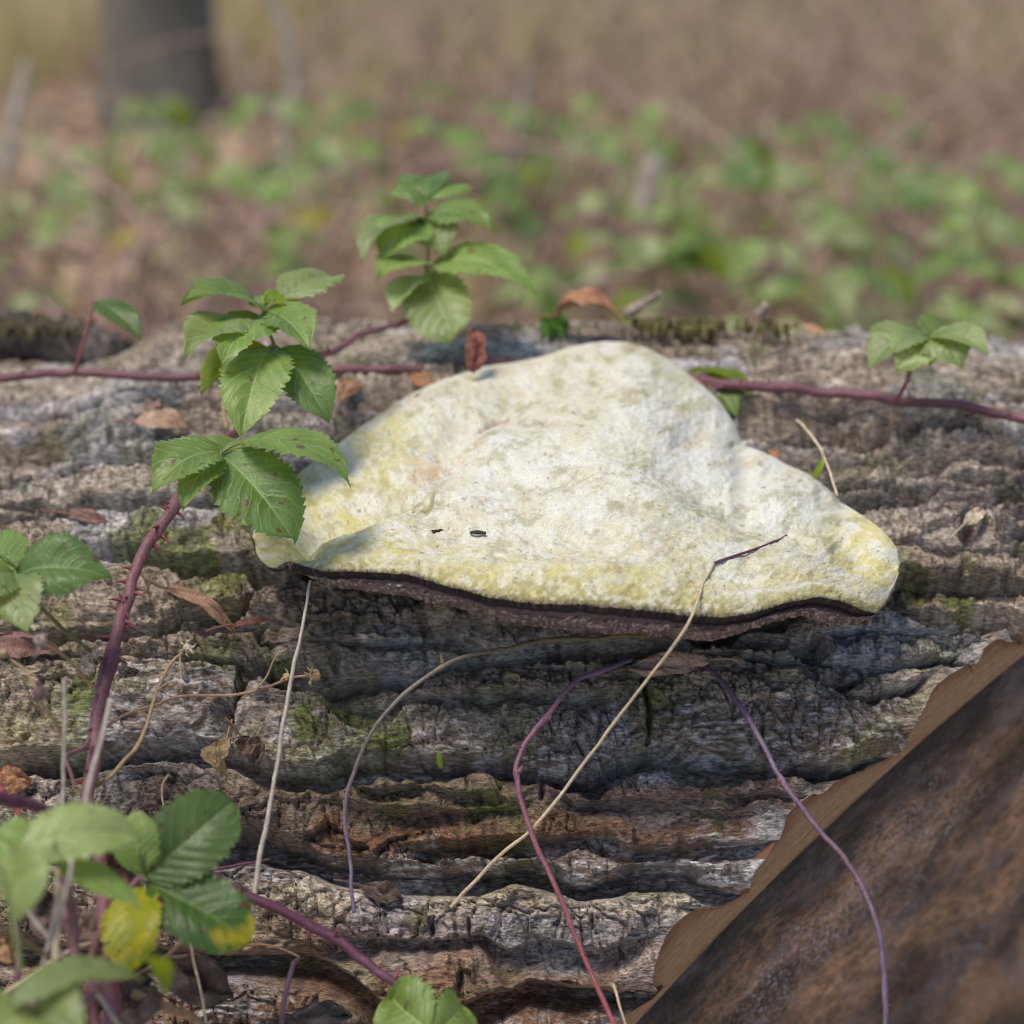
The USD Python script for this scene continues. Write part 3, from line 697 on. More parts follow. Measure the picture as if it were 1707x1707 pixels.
# pigment
a1, a2, a3 = fbm(PX / 120, PY / 70, 4, 121), fbm(PX / 30, PY / 22, 4, 123), fbm(PX / 9, PY / 7, 3, 125)
white, cream, yel, olive, tan_ = np.array([.60, .59, .53]), np.array([.50, .475, .34]), np.array([.49, .44, .18]), np.array([.24, .215, .085]), np.array([.42, .33, .20])
fc = white * np.ones(PX.shape + (1,))
fc = mixc(fc, cream, np.clip(.08 + smooth(.40, .62, a1) * .55 + .9 * (a2 - .47), 0, 1))
yw_ = np.clip(.10 + np.exp(-(Q / .20) ** 2) * .8 + smooth(700, 480, PX) * .5 + smooth(1300, 1480, PX) * .35 + np.exp(-((PX - 1100) / 60) ** 2 - ((PY - 610) / 40) ** 2) * .4 + np.exp(-((PX - 520) / 110) ** 2 - ((PY - 850) / 120) ** 2) * .9 + np.exp(-((PX - 640) / 90) ** 2 - ((PY - 720) / 70) ** 2) * .6 + np.exp(-((PX - 1460) / 80) ** 2 - ((PY - 930) / 80) ** 2) * .95, 0, 1)
fc = mixc(fc, yel, np.clip(yw_ * (0.35 + .75 * smooth(.36, .62, .5 * a2 + .5 * a3)), 0, .9))
fc = mixc(fc, white, smooth(.50, .62, fbm(PX / 34, PY / 17, 6, 131, .7)) * .65 * (1 - np.exp(-(Q / .1) ** 2)))
fc = mixc(fc, tan_, smooth(.52, .70, fbm(PX / 40, PY / 22, 6, 133, .68)) * .42)
fc = mixc(fc, olive, smooth(.52, .70, fbm(PX / 30, PY / 17, 6, 135, .72)) * .50 * smooth(0.02, .1, Q))
dpit, _ = seg_dist(jx, jy, [(640, 826), (720, 834)])
fc = mixc(fc, olive, np.exp(-(dpit / 24) ** 2) * smooth(.4, .62, a3) * .8)
dcr, _ = seg_dist(jx, jy, [(842, 678), (812, 690), (796, 700)])
fc = mixc(fc, (.25, .16, .08), np.exp(-(dcr / 4) ** 2) * .7)
dbr, _ = seg_dist(jx, jy, [(690, 770), (760, 745)])
fc = mixc(fc, (.50, .33, .18), np.exp(-(dbr / 18) ** 2) * smooth(.46, .62, a3) * .6)
band2 = np.exp(-((Q - .055 - .02 * (a2 - .5)) / .016) ** 2) * smooth(700, 900, PX)
fc = mixc(fc, (.34, .31, .15), band2 * .55 * smooth(.3, .6, a3))
dots = vnoise(PX / 4.5, PY / 4.0, 137)
fc = mixc(fc, (.13, .10, .05), smooth(.91, .96, dots) * .7 * (Q >= 0) * (Q < 1))
ol = np.exp(-np.clip((Q - .004) / .045, 0, 9) ** 1.3) * (Q >= -.02) * smooth(450, 520, PX)
fc = mixc(fc, (.27, .235, .11), np.clip(ol * (0.25 + 1.0 * smooth(.38, .62, a3)), 0, .85))
wl = np.exp(-((Q - .095 - .03 * (a2 - .5)) / .012) ** 2) * smooth(1180, 1260, PX) * (1 - smooth(1340, 1420, PX)) + .6 * np.exp(-((Q - .075) / .012) ** 2) * smooth(980, 1000, PX) * (1 - smooth(1030, 1060, PX))
fc = mixc(fc, (.56, .56, .55), wl * .8 * smooth(.35, .55, a3))
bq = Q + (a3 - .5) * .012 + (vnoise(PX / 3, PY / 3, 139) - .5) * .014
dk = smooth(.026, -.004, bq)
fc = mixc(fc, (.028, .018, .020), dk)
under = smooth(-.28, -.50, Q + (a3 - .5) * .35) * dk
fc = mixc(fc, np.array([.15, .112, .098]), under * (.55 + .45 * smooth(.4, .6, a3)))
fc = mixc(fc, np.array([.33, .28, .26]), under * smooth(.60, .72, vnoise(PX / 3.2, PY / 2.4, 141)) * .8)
fungus = thing('bracket_fungus', 'broad pale yellow bracket fungus with a dark margin growing on the log', 'fungus')
FP = fungus.GetPath()
nbelow = 25
capf = tri(grid_faces(len(rows), NC))
row0 = capf.min(1) // NC
if FLIP:
    capf = capf[:, ::-1]
fv_ = FV.reshape(-1, 3)
fnn = normals(fv_, capf)
for nm, sel in (('cap', row0 >= nbelow), ('margin', row0 < nbelow)):
    used, inv = np.unique(capf[sel], return_inverse=True)
    put(nm, fv_[used], inv.reshape(-1, 3), 'fungus', FP, n=fnn[used], col=fc.reshape(-1, 3)[used])
# pore surface underneath: from the lower edge of the margin back into the log
ub = FV[0]
ks = np.linspace(0, 1, 24)[:, None, None]
back = np.stack([ub[:, 0] * 0.90 + 0.01, ub[:, 1] + 0.19 * (0.25 + .75 * endw), ub[:, 2] - 0.035], -1)
back[:, 2] = np.minimum(back[:, 2], 0.70)
us = ub[None] * (1 - ks) + back[None] * ks
us[..., 2] += 0.014 * np.sin(np.clip(ks[..., 0] * 3.0, 0, np.pi)) * endw
uf = tri(grid_faces(24, NC))
put('pore_surface', us.reshape(-1, 3), uf if FLIP else uf[:, ::-1], 'fungus', FP, col=np.tile([.20, .13, .09], (24 * NC, 1)) * (0.7 + .6 * rng.random((24 * NC, 1))))


def fungus_pt(px, py, lift=0.0):
    c = int(np.argmin(np.abs(cx - px)))
    r = int(np.argmin(np.abs(PY[:, c] - py) + 1e3 * ((Q[:, c] < 0) | (Q[:, c] > 1))))
    p = FV[r, c]
    return p + unit(CAM - p) * lift, fnn.reshape(FV.shape)[r, c]


# ------------------------------------------------------------------ leaves
def leaflet(base, tip, nhint, width, arch=0.10, fold=0.30, seed=0, nu=57, nv=19, teeth=15, pleat=1.0, crumple=0.0, serr=0.12, shape=(0.60, 0.92), bend=0.0):
    """an ovate toothed blade, pleated between its side veins; returns v, f, luv"""
    base, tip = np.asarray(base, float), np.asarray(tip, float)
    yd = tip - base; L = np.linalg.norm(yd); yd = yd / L
    nd = np.asarray(nhint, float); nd = unit(nd - yd * (nd @ yd))
    xd = np.cross(yd, nd)
    r = np.random.default_rng(500 + seed)
    u = np.linspace(0, 1, nu)[:, None]; v_ = np.linspace(-1, 1, nv)[None, :]
    a, b = shape
    prof = u ** a * (1 - u) ** b; prof = prof / prof.max() * 0.90
    prof = prof * (1 - 0.25 * smooth(.8, 1, u)) + 0.004
    saw = 1 - (u * teeth + 0.13 * np.sin(u * 40 + seed)) % 1
    saw2 = 1 - (u * teeth * 2.0) % 1
    ed = 1 + (serr * (saw - .5) * 1.6 + serr * .5 * (saw2 - .5)) * smooth(.04, .12, u) * np.abs(v_) ** 6
    asym = 1 + 0.10 * np.sign(v_) * (r.random() - .5) * 2
    x = v_ * prof * width / 2 * ed * asym
    y = u * L + np.abs(v_) ** 1.5 * prof * L * 0.06 * np.ones_like(u)
    y = np.minimum(y, L)
    z = arch * 4 * u * (1 - u) * L + fold * np.abs(x) - 0.9 * fold * x * x / (width / 2 + 1e-9) * 0.9
    vein = (u * 8 - np.abs(v_) * 2.3 * 0.97)
    z = z + pleat * 0.012 * width * (np.abs(((vein + .5) % 1) - .5) * 4 - 1) * smooth(0, .15, np.abs(v_)) * (1 - u * .6) - pleat * .01 * width * np.exp(-(v_ / .09) ** 2)
    x = x + bend * L * u * u
    ph = r.random(3) * 20
    z = z + width * 0.16 * (vnoise(u * 3 + ph[0], v_ * 1.6 + ph[1], 3) - .5) * (0.3 + np.abs(v_)) - (0.10 + .16 * r.random()) * L * u ** 2.5 + crumple * width * (fbm(u * 4 + ph[1], v_ * 2.2 + ph[2], 3, 7) - .5)
    if crumple:
        x = x + crumple * width * .5 * (fbm(u * 3 + ph[0], v_ * 1.5 + ph[2], 2, 9) - .5)
    P = base + xd * x[..., None] + yd * (y + 0 * x)[..., None] + nd * z[..., None]
    luv = np.stack([u + 0 * v_, v_ + 0 * u, np.full((nu, nv), r.random())], -1)
    return P.reshape(-1, 3), tri(grid_faces(nu, nv)), luv.reshape(-1, 3)


TOCAM = np.array([0, -_cp, _sp])


def put_leaflet(parent, base, tip, n, width, m, seed, **k):
    v_, f_, l_ = leaflet(base, tip, n, width, seed=seed, **k)
    return put('leaflet', v_, f_, m, parent, luv=l_)


STEMC = {'purple': ((.13, .042, .062), (.17, .085, .085)), 'red': ((.22, .05, .05), (.19, .07, .06)), 'violet': ((.13, .095, .155), (.13, .065, .085)), 'olive': ((.15, .14, .045), (.16, .11, .06)),
         'straw': ((.50, .40, .27), (.42, .33, .22)), 'greystraw': ((.36, .31, .26), (.30, .26, .22)), 'dry': ((.32, .21, .115), (.25, .16, .09)), 'green': ((.16, .20, .06), (.13, .17, .05)), 'dark': ((.085, .03, .055), (.12, .04, .07)), 'pale': ((.36, .30, .26), (.3, .26, .23))}


def stem_mesh(pts, r0, r1, n=80, sides=9, knots=(), seed=0):
    p = spline(pts, n)
    wl_ = np.r_[0, np.cumsum(np.linalg.norm(np.diff(p, axis=0), axis=1))]
    for c_ in range(3):
        p[:, c_] += (fbm(wl_ * 45 + seed * 7.7, wl_ * 0 + c_ * 9.1 + seed, 3, 55) - .5) * min(.006, r0 * 2.6) * smooth(0, .012, wl_) * smooth(0, .012, wl_[-1] - wl_)
    r = np.linspace(r0, r1, n) * (0.88 + .24 * fbm(wl_ * 60, wl_ * 0 + seed, 3, 57))
    s_ = np.linspace(0, 1, n)
    for k in knots:
        r = r * (1 + 0.35 * np.exp(-((s_ - k) / .012) ** 2))
    return tube(p, r, sides, rough=0.10, seed=seed), p, r


def stem_col(n, colour, seed=0, colour2=None):
    a, b = (np.array(c) for c in STEMC[colour])
    if colour2:
        b = np.array(STEMC[colour2][0])
        t = np.linspace(0, 1, n)[:, None]
    else:
        t = fbm(np.arange(n) * .004, np.arange(n) * 0.0, 3, seed)[:, None]
    fl_ = 0.72 + .56 * fbm(np.arange(n) * .02, (np.arange(n) % 9) * .35, 3, seed + 5)[:, None]
    return (a * (1 - t) + b * t) * fl_


def put_stem(name, parent, pts, r0, r1, colour, n=80, sides=9, knots=(), seed=0, colour2=None):
    (v_, f_), p, r = stem_mesh(pts, r0, r1, n, sides, knots, seed)
    o = put(name, v_, f_, 'stalk', parent, col=stem_col(len(v_), colour, seed, colour2))
    return o, p, r


def thorns(parent, p, r, count, size, seed, lo=0.03, hi=0.97):
    g = np.random.default_rng(900 + seed)
    for s_ in np.sort(g.uniform(lo, hi, count)):
        i = int(s_ * (len(p) - 2)); t = unit(p[i + 1] - p[i])
        view = unit(CAM - p[i])
        side = unit(np.cross(t, view))
        a = g.choice([-1, 1]) * g.uniform(0.2, 1.3)
        d = unit(side * math.sin(a) + view * math.cos(a) if abs(a) < .6 else side * np.sign(a) + view * g.uniform(-.2, .5))
        b = p[i] + d * r[i] * 0.8
        z = size * g.uniform(.6, 1.2)
        q_ = np.array([b, b + d * z * .45 - t * z * .03, b + d * z * .85 - t * z * .18, b + d * z * 1.05 - t * z * .36])
        v_, f_ = tube(q_, np.array([.22, .13, .06, .01]) * z, 6)
        put('thorn', v_, f_, 'stalk', parent, col=np.tile([.19, .045, .05], (len(v_), 1)) * np.linspace(.9, .75, len(v_))[:, None])


def PT(l):
    """a list of (px, py, distance) as points of the scene"""
    return [at(np.float64(a), np.float64(b), np.float64(c)) for a, b, c in l]


def ON(l, lift=0.004):
    return [on_log(np.float64(q_[0]), np.float64(q_[1]), q_[2] if len(q_) > 2 else lift) for q_ in l]


def compound(parent, stalk_pts, r, leafs, colour='purple', seed=0, thorn=0):
    """a compound leaf: its stalk, and leaflets (base px,py,t, tip px,py,t, normal, width, material, extra)"""
    o, p, rr = put_stem('leaf_stalk', parent, PT(stalk_pts), r, r * .75, colour, 30, 7, seed=seed)
    op = o.GetPath()
    for i, (b, t, n, wd, m, ex_) in enumerate(leafs):
        B, Tp = PT([b])[0], PT([t])[0]
        end = p[-1]
        if np.linalg.norm(B - end) > .003:
            put_stem('leaflet_stalk', op, [end, (end + B) / 2 + np.array([0, 0, .001]), B], r * .6, r * .5, 'green', 10, 6)
        put_leaflet(op, B, Tp, n, wd, m, seed * 37 + i, **ex_)
    return op


UP = np.array([0, 0, 1.0])


def nm(up=1.0, cam_=0.0, x=0.0):
    return unit(UP * up + TOCAM * cam_ + np.array([x, 0, 0]))


# the long cane that arches from the foreground over the log
cane = thing('bramble_cane', 'thorny purple bramble cane arching from lower left over the log beside the fungus', 'bramble')
CP = cane.GetPath()
_, p, r = put_stem('stem', CP, PT([(188, 1720, .97), (178, 1590, .985), (172, 1470, 1.0), (152, 1330, 1.02), (158, 1230, 1.04), (178, 1100, 1.06), (212, 1000, 1.075), (250, 900, 1.095), (302, 826, 1.115), (352, 762, 1.14), (420, 693, 1.18), (520, 603, 1.24), (610, 556, 1.28), (690, 520, 1.31), (712, 462, 1.325)]), .0036, 
                      .0016, 'purple', 190, 12, knots=(.33, .53), seed=3)
thorns(CP, p, r, 46, .0055, 1, .1, .62)
thorns(CP, p, r, 12, .004, 2, .62, .95)
compound(CP, [(302, 826, 1.115), (338, 790, 1.10), (369, 756, 1.085)], .0012, [
    ((366, 752, 1.085), (256, 788, 1.06), nm(1, .45, -.1), .036, 'leaf_mid', dict(arch=.10)),
    ((404, 738, 1.085), (584, 784, 1.05), nm(1, .25, .25), .040, 'leaf_mid', dict(arch=.14, fold=.3)),
    ((373, 760, 1.083), (488, 886, 1.055), nm(.5, 1, .25), .042, 'leaf_deep', dict(arch=.08, shape=(.5, .62))),
    ((368, 762, 1.082), (299, 832, 1.06), nm(.6, 1, -.5), .023, 'leaf_mid', dict(arch=.08)),
    ((370, 752, 1.088), (418, 712, 1.13), nm(1, .6, 0), .030, 'leaf_mid', dict(arch=.02))], 'green', 11)
compound(CP, [(178, 1105, 1.06), (130, 1070, 1.055), (76, 1015, 1.05), (28, 965, 1.04)], .0011, [
    ((30, 958, 1.038), (172, 942, 1.02), nm(.8, .8, .1), .034, 'leaf_deep', dict(arch=.10)),
    ((24, 960, 1.036), (40, 1042, 1.01), nm(.5, 1, -.1), .028, 'leaf_pale', dict(arch=.10)),
    ((26, 955, 1.042), (-70, 985, 1.02), nm(.7, 1, -.2), .034, 'leaf_mid', dict()),
    ((26, 952, 1.045), (62, 905, 1.09), nm(1, .8, 0), .030, 'leaf_mid', dict()),
    ((22, 952, 1.045), (-30, 900, 1.08), nm(1, .8, 0), .03, 'leaf_mid', dict())], 'olive', 12)
compound(CP, [(455, 663, 1.20), (462, 600, 1.19), (442, 540, 1.19)], .0012, [
    ((440, 545, 1.19), (306, 580, 1.15), nm(.8, .6, -.5), .040, 'leaf_pale', dict(arch=.12, fold=.4)),
    ((440, 520, 1.19), (308, 488, 1.17), nm(1, .25, -.2), .040, 'leaf_mid', dict(arch=.14)),
    ((442, 535, 1.19), (370, 582, 1.14), nm(.6, 1, -.2), .036, 'leaf_mid', dict(arch=.1)),
    ((446, 520, 1.19), (515, 566, 1.15), nm(.8, .8, .2), .032, 'leaf_mid', dict(arch=.1)),
    ((440, 505, 1.19), (512, 508, 1.20), nm(1, .1, .1), .026, 'leaf_lime', dict(arch=.06)),
    ((442, 512, 1.19), (432, 486, 1.20), nm(.6, 1, 0), .015, 'leaf_mid', dict(arch=.04)),
    ((470, 500, 1.20), (568, 452, 1.23), nm(1, .5, -.1), .036, 'leaf_pale', dict(arch=.10))], 'olive', 13)
compound(CP, [(440, 680, 1.19), (458, 640, 1.185), (458, 578, 1.185)], .0012, [
    ((452, 582, 1.18), (402, 692, 1.13), nm(.5, 1, -.05), .038, 'leaf_mid', dict(arch=.10, shape=(.52, .7))),
    ((466, 584, 1.185), (544, 686, 1.15), nm(.35, 1, .25), .032, 'leaf_deep', dict(arch=.08, shape=(.5, .7))),
    ((444, 582, 1.19), (332, 642, 1.17), nm(.8, .5, -.2), .034, 'leaf_lime', dict(arch=.08))], 'olive', 14)
compound(CP, [(706, 500, 1.322), (712, 470, 1.325), (712, 455, 1.325)], .0011, [
    ((712, 458, 1.32), (752, 558, 1.285), nm(.3, 1, .0), .042, 'leaf_pale', dict(arch=.05, shape=(.45, .5))),
    ((720, 444, 1.32), (892, 456, 1.30), nm(1, .25, .1), .042, 'leaf_mid', dict(arch=.12)),
    ((708, 444, 1.32), (630, 450, 1.29), nm(1, .35, -.1), .036, 'leaf_mid', dict(arch=.12)),
    ((704, 460, 1.32), (650, 502, 1.29), nm(.7, .8, -.5), .026, 'leaf_pale', dict(arch=.08))], 'olive', 15)
compound(CP, [(712, 462, 1.325), (712, 420, 1.33), (708, 378, 1.335)], .0010, [
    ((700, 366, 1.335), (594, 412, 1.30), nm(1, .3, -.7), .036, 'leaf_pale', dict(arch=.14, fold=.4)),
    ((702, 372, 1.335), (640, 420, 1.30), nm(.6, 1, -.1), .036, 'leaf_mid', dict(arch=.12)),
    ((706, 368, 1.335), (742, 418, 1.31), nm(.6, 1, .2), .034, 'leaf_pale', dict(arch=.10)),
    ((712, 360, 1.335), (824, 366, 1.32), nm(1, .4, .1), .034, 'leaf_mid', dict(arch=.12)),
    ((712, 335, 1.34), (655, 318, 1.33), nm(1, .3, 0), .034, 'leaf_mid', dict(arch=.10)),
    ((712, 335, 1.34), (776, 296, 1.37), nm(1, .3, 0), .034, 'leaf_mid', dict(arch=.08)),
    ((712, 330, 1.34), (700, 280, 1.40), nm(1, .6, 0), .034, 'leaf_deep', dict(arch=.08))], 'olive', 16)

# the cane that lies along the top of the log and passes behind the fungus
cane2 = thing('bramble_cane', 'purple bramble cane lying lengthwise on top of the log and passing behind the fungus', 'bramble')
CP2 = cane2.GetPath()
_, p, r = put_stem('stem', CP2, ON([(-60, 634), (0, 632), (120, 623), (330, 627), (450, 625), (560, 620), (690, 617), (780, 606), (900, 605, .0), (1050, 615, .0), (1150, 632, .004), (1215, 644), (1350, 652), (1500, 666), (1620, 681), (1780, 712)], .012), .0026, .0028, 'purple', 200, 10, seed=5)
thorns(CP2, p, r, 46, .004, 5)
compound(CP2, [(125, 620, 1.29), (142, 560, 1.285), (156, 502, 1.29)], .0011, [((160, 506, 1.29), (234, 544, 1.265), nm(1, .5, .2), .022, 'leaf_deep', dict(arch=.06))], 'red', 17)
compound(CP2, [(1497, 665, 1.265), (1512, 630, 1.262), (1527, 586, 1.26)], .0011, [
    ((1545, 560, 1.26), (1447, 590, 1.24), nm(1, .35, -.3), .036, 'leaf_pale', dict(arch=.14)),
    ((1546, 566, 1.258), (1498, 606, 1.235), nm(.5, 1, -.2), .034, 'leaf_pale', dict(arch=.12)),
    ((1548, 562, 1.26), (1646, 574, 1.24), nm(1, .4, .2), .030, 'leaf_pale', dict(arch=.12)),
    ((1548, 566, 1.258), (1600, 592, 1.235), nm(.6, 1, .2), .034, 'leaf_pale', dict(arch=.14)),
    ((1546, 562, 1.262), (1592, 538, 1.28), nm(1, .5, .1), .03, 'leaf_mid', dict(arch=.1)),
    ((1540, 566, 1.258), (1552, 606, 1.25), nm(.6, .5, 0), .018, 'leaf_lime', dict(arch=.05)),
    ((1536, 562, 1.262), (1498, 566, 1.27), nm(1, .3, 0), .02, 'leaf_lime', dict(arch=.05))], 'red', 18)
compound(CP2, [(1205, 644, 1.265), (1180, 642, 1.285), (1150, 630, 1.315)], .0011, [
    ((1150, 622, 1.32), (1250, 634, 1.28), nm(1, .1, .1), .022, 'leaf_lime', dict(arch=.08)),
    ((1156, 632, 1.315), (1224, 664, 1.275), nm(.5, 1, .2), .034, 'leaf_mid', dict(arch=.08)),
    ((1148, 628, 1.325), (1110, 616, 1.33), nm(1, .6, .2), .02, 'leaf_mid', dict(arch=.08))], 'purple', 19)

# the dark cane low in front, sloping down to the right
cane3 = thing('bramble_cane', 'dark purple bramble cane sloping down to the right in front of the lowest bark ridges', 'bramble')
CP3 = cane3.GetPath()
_, p, r = put_stem('stem', CP3, PT([(-60, 1304, .96), (0, 1325, .97), (60, 1350, .985), (200, 1400, 1.01), (335, 1457, 1.03), (440, 1502, 1.035), (560, 1572, 1.035), (668, 1645, 1.03), (760, 1730, 1.02)]), .0025, .0021, 'dark', 120, 10, seed=6)
thorns(CP3, p, r, 26, .0045, 8)
compound(CP3, [(700, 1672, 1.028), (712, 1690, 1.02), (716, 1712, 1.01)], .001, [
    ((718, 1720, 1.0), (640, 1655, 1.02), nm(.3, 1, -.2), .036, 'leaf_mid', dict(shape=(.5, .6))),
    ((724, 1725, 1.0), (782, 1668, 1.02), nm(.3, 1, .3), .026, 'leaf_mid', dict(shape=(.5, .6))),
    ((720, 1724, 1.0), (700, 1790, .99), nm(.4, 1, 0), .03, 'leaf_mid', dict())], 'purple', 20)

# the leafy shoot in the lower left corner, close to the camera
shoot = thing('bramble_shoot', 'leafy bramble shoot with a large pale green leaf in the lower left corner', 'bramble')
SP = shoot.GetPath()
_, p, r = put_stem('stem', SP, PT([(150, 1780, 0.905), (130, 1650, 0.925), (112, 1520, 0.935), (103, 1430, 0.935), (95, 1395, 0.925)]), .0028, .0016, 'purple', 60, 10, seed=7)
thorns(SP, p, r, 8, .004, 9)
compound(SP, [(104, 1440, 0.935), (98, 1410, 0.925), (92, 1400, 0.915)], .0010, [
    ((34, 1408, 0.905), (243, 1378, 0.915), nm(.75, .9, .1), .027, 'leaf_pale', dict(arch=.10, shape=(.42, .8))),
    ((84, 1432, 0.915), (240, 1505, 0.905), nm(1, .2, .1), .018, 'leaf_mid', dict(arch=.06)),
    ((85, 1436, .865), (-12, 1506, 0.885), nm(.6, 1, -.1), .029, 'leaf_pale', dict(arch=.1, shape=(.4, .5))),
    ((32, 1426, 0.905), (-20, 1392, 0.915), nm(.7, 1, -.3), .026, 'leaf_mid', dict())], 'olive', 21)
compound(SP, [(128, 1640, 0.925), (110, 1660, 0.905), (60, 1680, 0.875)], .0010, [
    ((15, 1676, 0.855), (240, 1592, 0.875), nm(1, .35, -.2), .020, 'leaf_pale', dict(arch=.10)),
    ((215, 1600, .835), (285, 1622, 0.885), nm(1, .3, 0), .014, 'leaf_lime', dict(arch=.08)),
    ((60, 1690, 0.865), (130, 1716, 0.845), nm(.7, 1, 0), .032, 'leaf_pale', dict()),
    ((50, 1690, 0.865), (-30, 1730, 0.845), nm(.7, 1, 0), .036, 'leaf_pale', dict())], 'green', 22)

shoot2 = thing('bramble_shoot', 'bramble shoot with yellowing red-spotted leaves low against the bark', 'bramble')
SP2 = shoot2.GetPath()
_, p, r = put_stem('stem', SP2, PT([(172, 1740, .985), (150, 1620, .985), (172, 1540, .985), (215, 1480, .985), (236, 1462, .985)]), .0022, .0013, 'purple', 50, 9, seed=8)
thorns(SP2, p, r, 6, .0035, 12)
compound(SP2, [(215, 1480, .985), (228, 1470, .985), (238, 1462, .982)], .001, [
    ((244, 1462, .982), (384, 1338, .975), nm(.25, 1, .15), .036, 'leaf_deep', dict(arch=.06, shape=(.42, .42), teeth=13)),
    ((240, 1456, .984), (218, 1362, .975), nm(.2, 1, -.4), .024, 'leaf_mid', dict(arch=.06, shape=(.5, .55))),
    ((248, 1472, .982), (414, 1560, .965), nm(.6, 1, .05), .035, 'leaf_spotted', dict(arch=.06, shape=(.42, .45), teeth=11)),
    ((236, 1478, .984), (208, 1594, .96), nm(.3, 1, -.2), .028, 'leaf_burnt', dict(arch=.06, shape=(.45, .45)))], 'purple', 23)
for o in (SP2,):
    put_stem('stem', o, PT([(236, 1462, .986), (300, 1455, 1.0), (340, 1458, 1.025)]), .001, .0009, 'purple', 16, 7)

# ------------------------------------------------------------------ wiry stems, straws and stalks
def strand(name, label, cat, pts, r0, r1, colour, part='stem', knots=(), colour2=None, seed=0, lift=None, n=110):
    o = thing(name, label, cat)
    _, p_, r_ = put_stem(part, o.GetPath(), ON(pts, lift) if lift is not None else PT(pts), r0, r1, colour, n, 8, knots, seed, colour2)
    if 'runner' in name:
        thorns(o.GetPath(), p_, r_, 14, .0013 if colour == 'olive' else .0019, 60 + seed)
        for k_ in knots:
            i_ = int(k_ * (len(p_) - 1)); d_ = unit(np.cross(unit(p_[i_ + 1] - p_[i_]), TOCAM)) * (1 if seed % 2 else -1)
            v_, f_ = tube([p_[i_], p_[i_] + d_ * .002 + UP * .001, p_[i_] + d_ * .003 + UP * .003], [r_[i_] * .9, r_[i_] * .8, .0002], 6)
            put('bud', v_, f_, 'stalk', o.GetPath(), col=np.tile([.15, .12, .06] if colour == 'olive' else [.17, .075, .06], (len(v_), 1)))
    return o


strand('bramble_runner', 'thin olive runner arching from under the fungus and down over three ridges', 'runner', [(1080, 1060, 1.10), (1000, 1062, 1.09), (900, 1071, 1.08), (780, 1096, 1.07), (680, 1152, 1.065), (612, 1235, 1.065), (579, 1320, 1.07), (576, 1372, 1.072), (584, 1450, 1.07), (590, 1522, 1.068)], 0.0011, .0009, 'olive', knots=(.42, .75), colour2='violet', seed=1)
ro = strand('bramble_runner', 'thin red runner with a sharp bend hanging below the middle of the fungus', 'runner', [(1052, 1100, 1.10), (1010, 1112, 1.09), (960, 1140, 1.08), (908, 1194, 1.07), (868, 1262, 1.06), (863, 1295, 1.058), (878, 1368, 1.055), (930, 1490, 1.05), (988, 1626, 1.045), (1045, 1740, 1.04)], .0012, .0012, 'violet', knots=(.3, .46), colour2='red', seed=2)
rv = strand('bramble_runner', 'thin violet runner hanging over the sawn end of the log', 'runner', [(1176, 1110, 1.11), (1230, 1172, 1.09), (1288, 1270, 1.07), (1316, 1322, 1.065), (1372, 1388, 1.06), (1430, 1472, 1.055), (1460, 1535, 1.05), (1470, 1625, 1.05), (1476, 1730, 1.05)], .0012, .0013, 'violet', knots=(.36, .66), seed=3)
strand('dry_stalk', 'straight grey straw stalk from a low ridge up to the left end of the fungus', 'stalk', [(517, 968, 1.085), (492, 1110, 1.06), (456, 1300, 1.045), (418, 1530, 1.035)], .0007, .0013, 'greystraw', seed=4)
gp = [fungus_pt(*q_, .0015)[0] for q_ in ((1314, 882), (1292, 900), (1262, 918), (1188, 943), (1166, 990))]
go = thing('straw_stalk', 'long kinked straw grass stem lying across the front of the fungus', 'grass stem')
put_stem('stem', go.GetPath(), gp[:4], .0005, .0007, 'dark', 40, 7)
put_stem('stem', go.GetPath(), [gp[3], gp[4], *PT([(1150, 1034, 1.025), (1082, 1130, 1.035), (960, 1290, 1.055), (884, 1386, 1.062), (842, 1420, 1.068), (752, 1512, 1.085)])], .0006, .0009, 'straw', 90, 7)


def bud(parent, c, size, seed, name='seed_head', colour=(.24, .17, .12)):
    g = np.random.default_rng(seed)
    m = trimesh.creation.icosphere(2, 1.0)
    p_ = np.array(m.vertices)
    p_ *= (0.7 + .7 * fbm(p_[:, 0] * 2.3 + seed, p_[:, 1] * 2.3 + p_[:, 2] * 1.7, 3, seed))[:, None]
    parts = [(p_ * size * .6 + c, np.array(m.faces))]
    for k in range(6):
        d = unit(g.normal(size=3)); e = unit(np.cross(d, g.normal(size=3)))
        parts.append(tube([c + d * size * .3, c + d * size * .9 + e * size * .2, c + d * size * 1.15 + e * size * .7], [size * .22, size * .16, size * .02], 5))
    v_, f_ = join(parts)
    return put(name, v_, f_, 'dead_leaf', parent, col=np.array(colour) * (.6 + .8 * g.random((len(v_), 1))))


dh = thing('dry_stalk', 'curved dry stalk with two shrivelled seed heads right of the thorny cane', 'stalk')
put_stem('stem', dh.GetPath(), PT([(160, 1312, 1.03), (215, 1262, 1.04), (248, 1200, 1.05), (262, 1150, 1.055), (285, 1105, 1.06), (305, 1088, 1.06)]), .0011, .0007, 'dry', 60, 7)
put_stem('side_stem', dh.GetPath(), PT([(262, 1152, 1.055), (278, 1140, 1.052), (298, 1136, 1.05)]), .0006, .0005, 'dry', 16, 6)
put_stem('side_stem', dh.GetPath(), PT([(300, 1092, 1.06), (301, 1120, 1.055), (303, 1140, 1.05), (302, 1155, 1.05)]), .0005, .0005, 'dry', 16, 6)
bud(dh.GetPath(), PT([(312, 1080, 1.058)])[0], .0035, 3, colour=(.36, .29, .22)); bud(dh.GetPath(), PT([(303, 1138, 1.048)])[0], .0024, 4, colour=(.34, .28, .23))
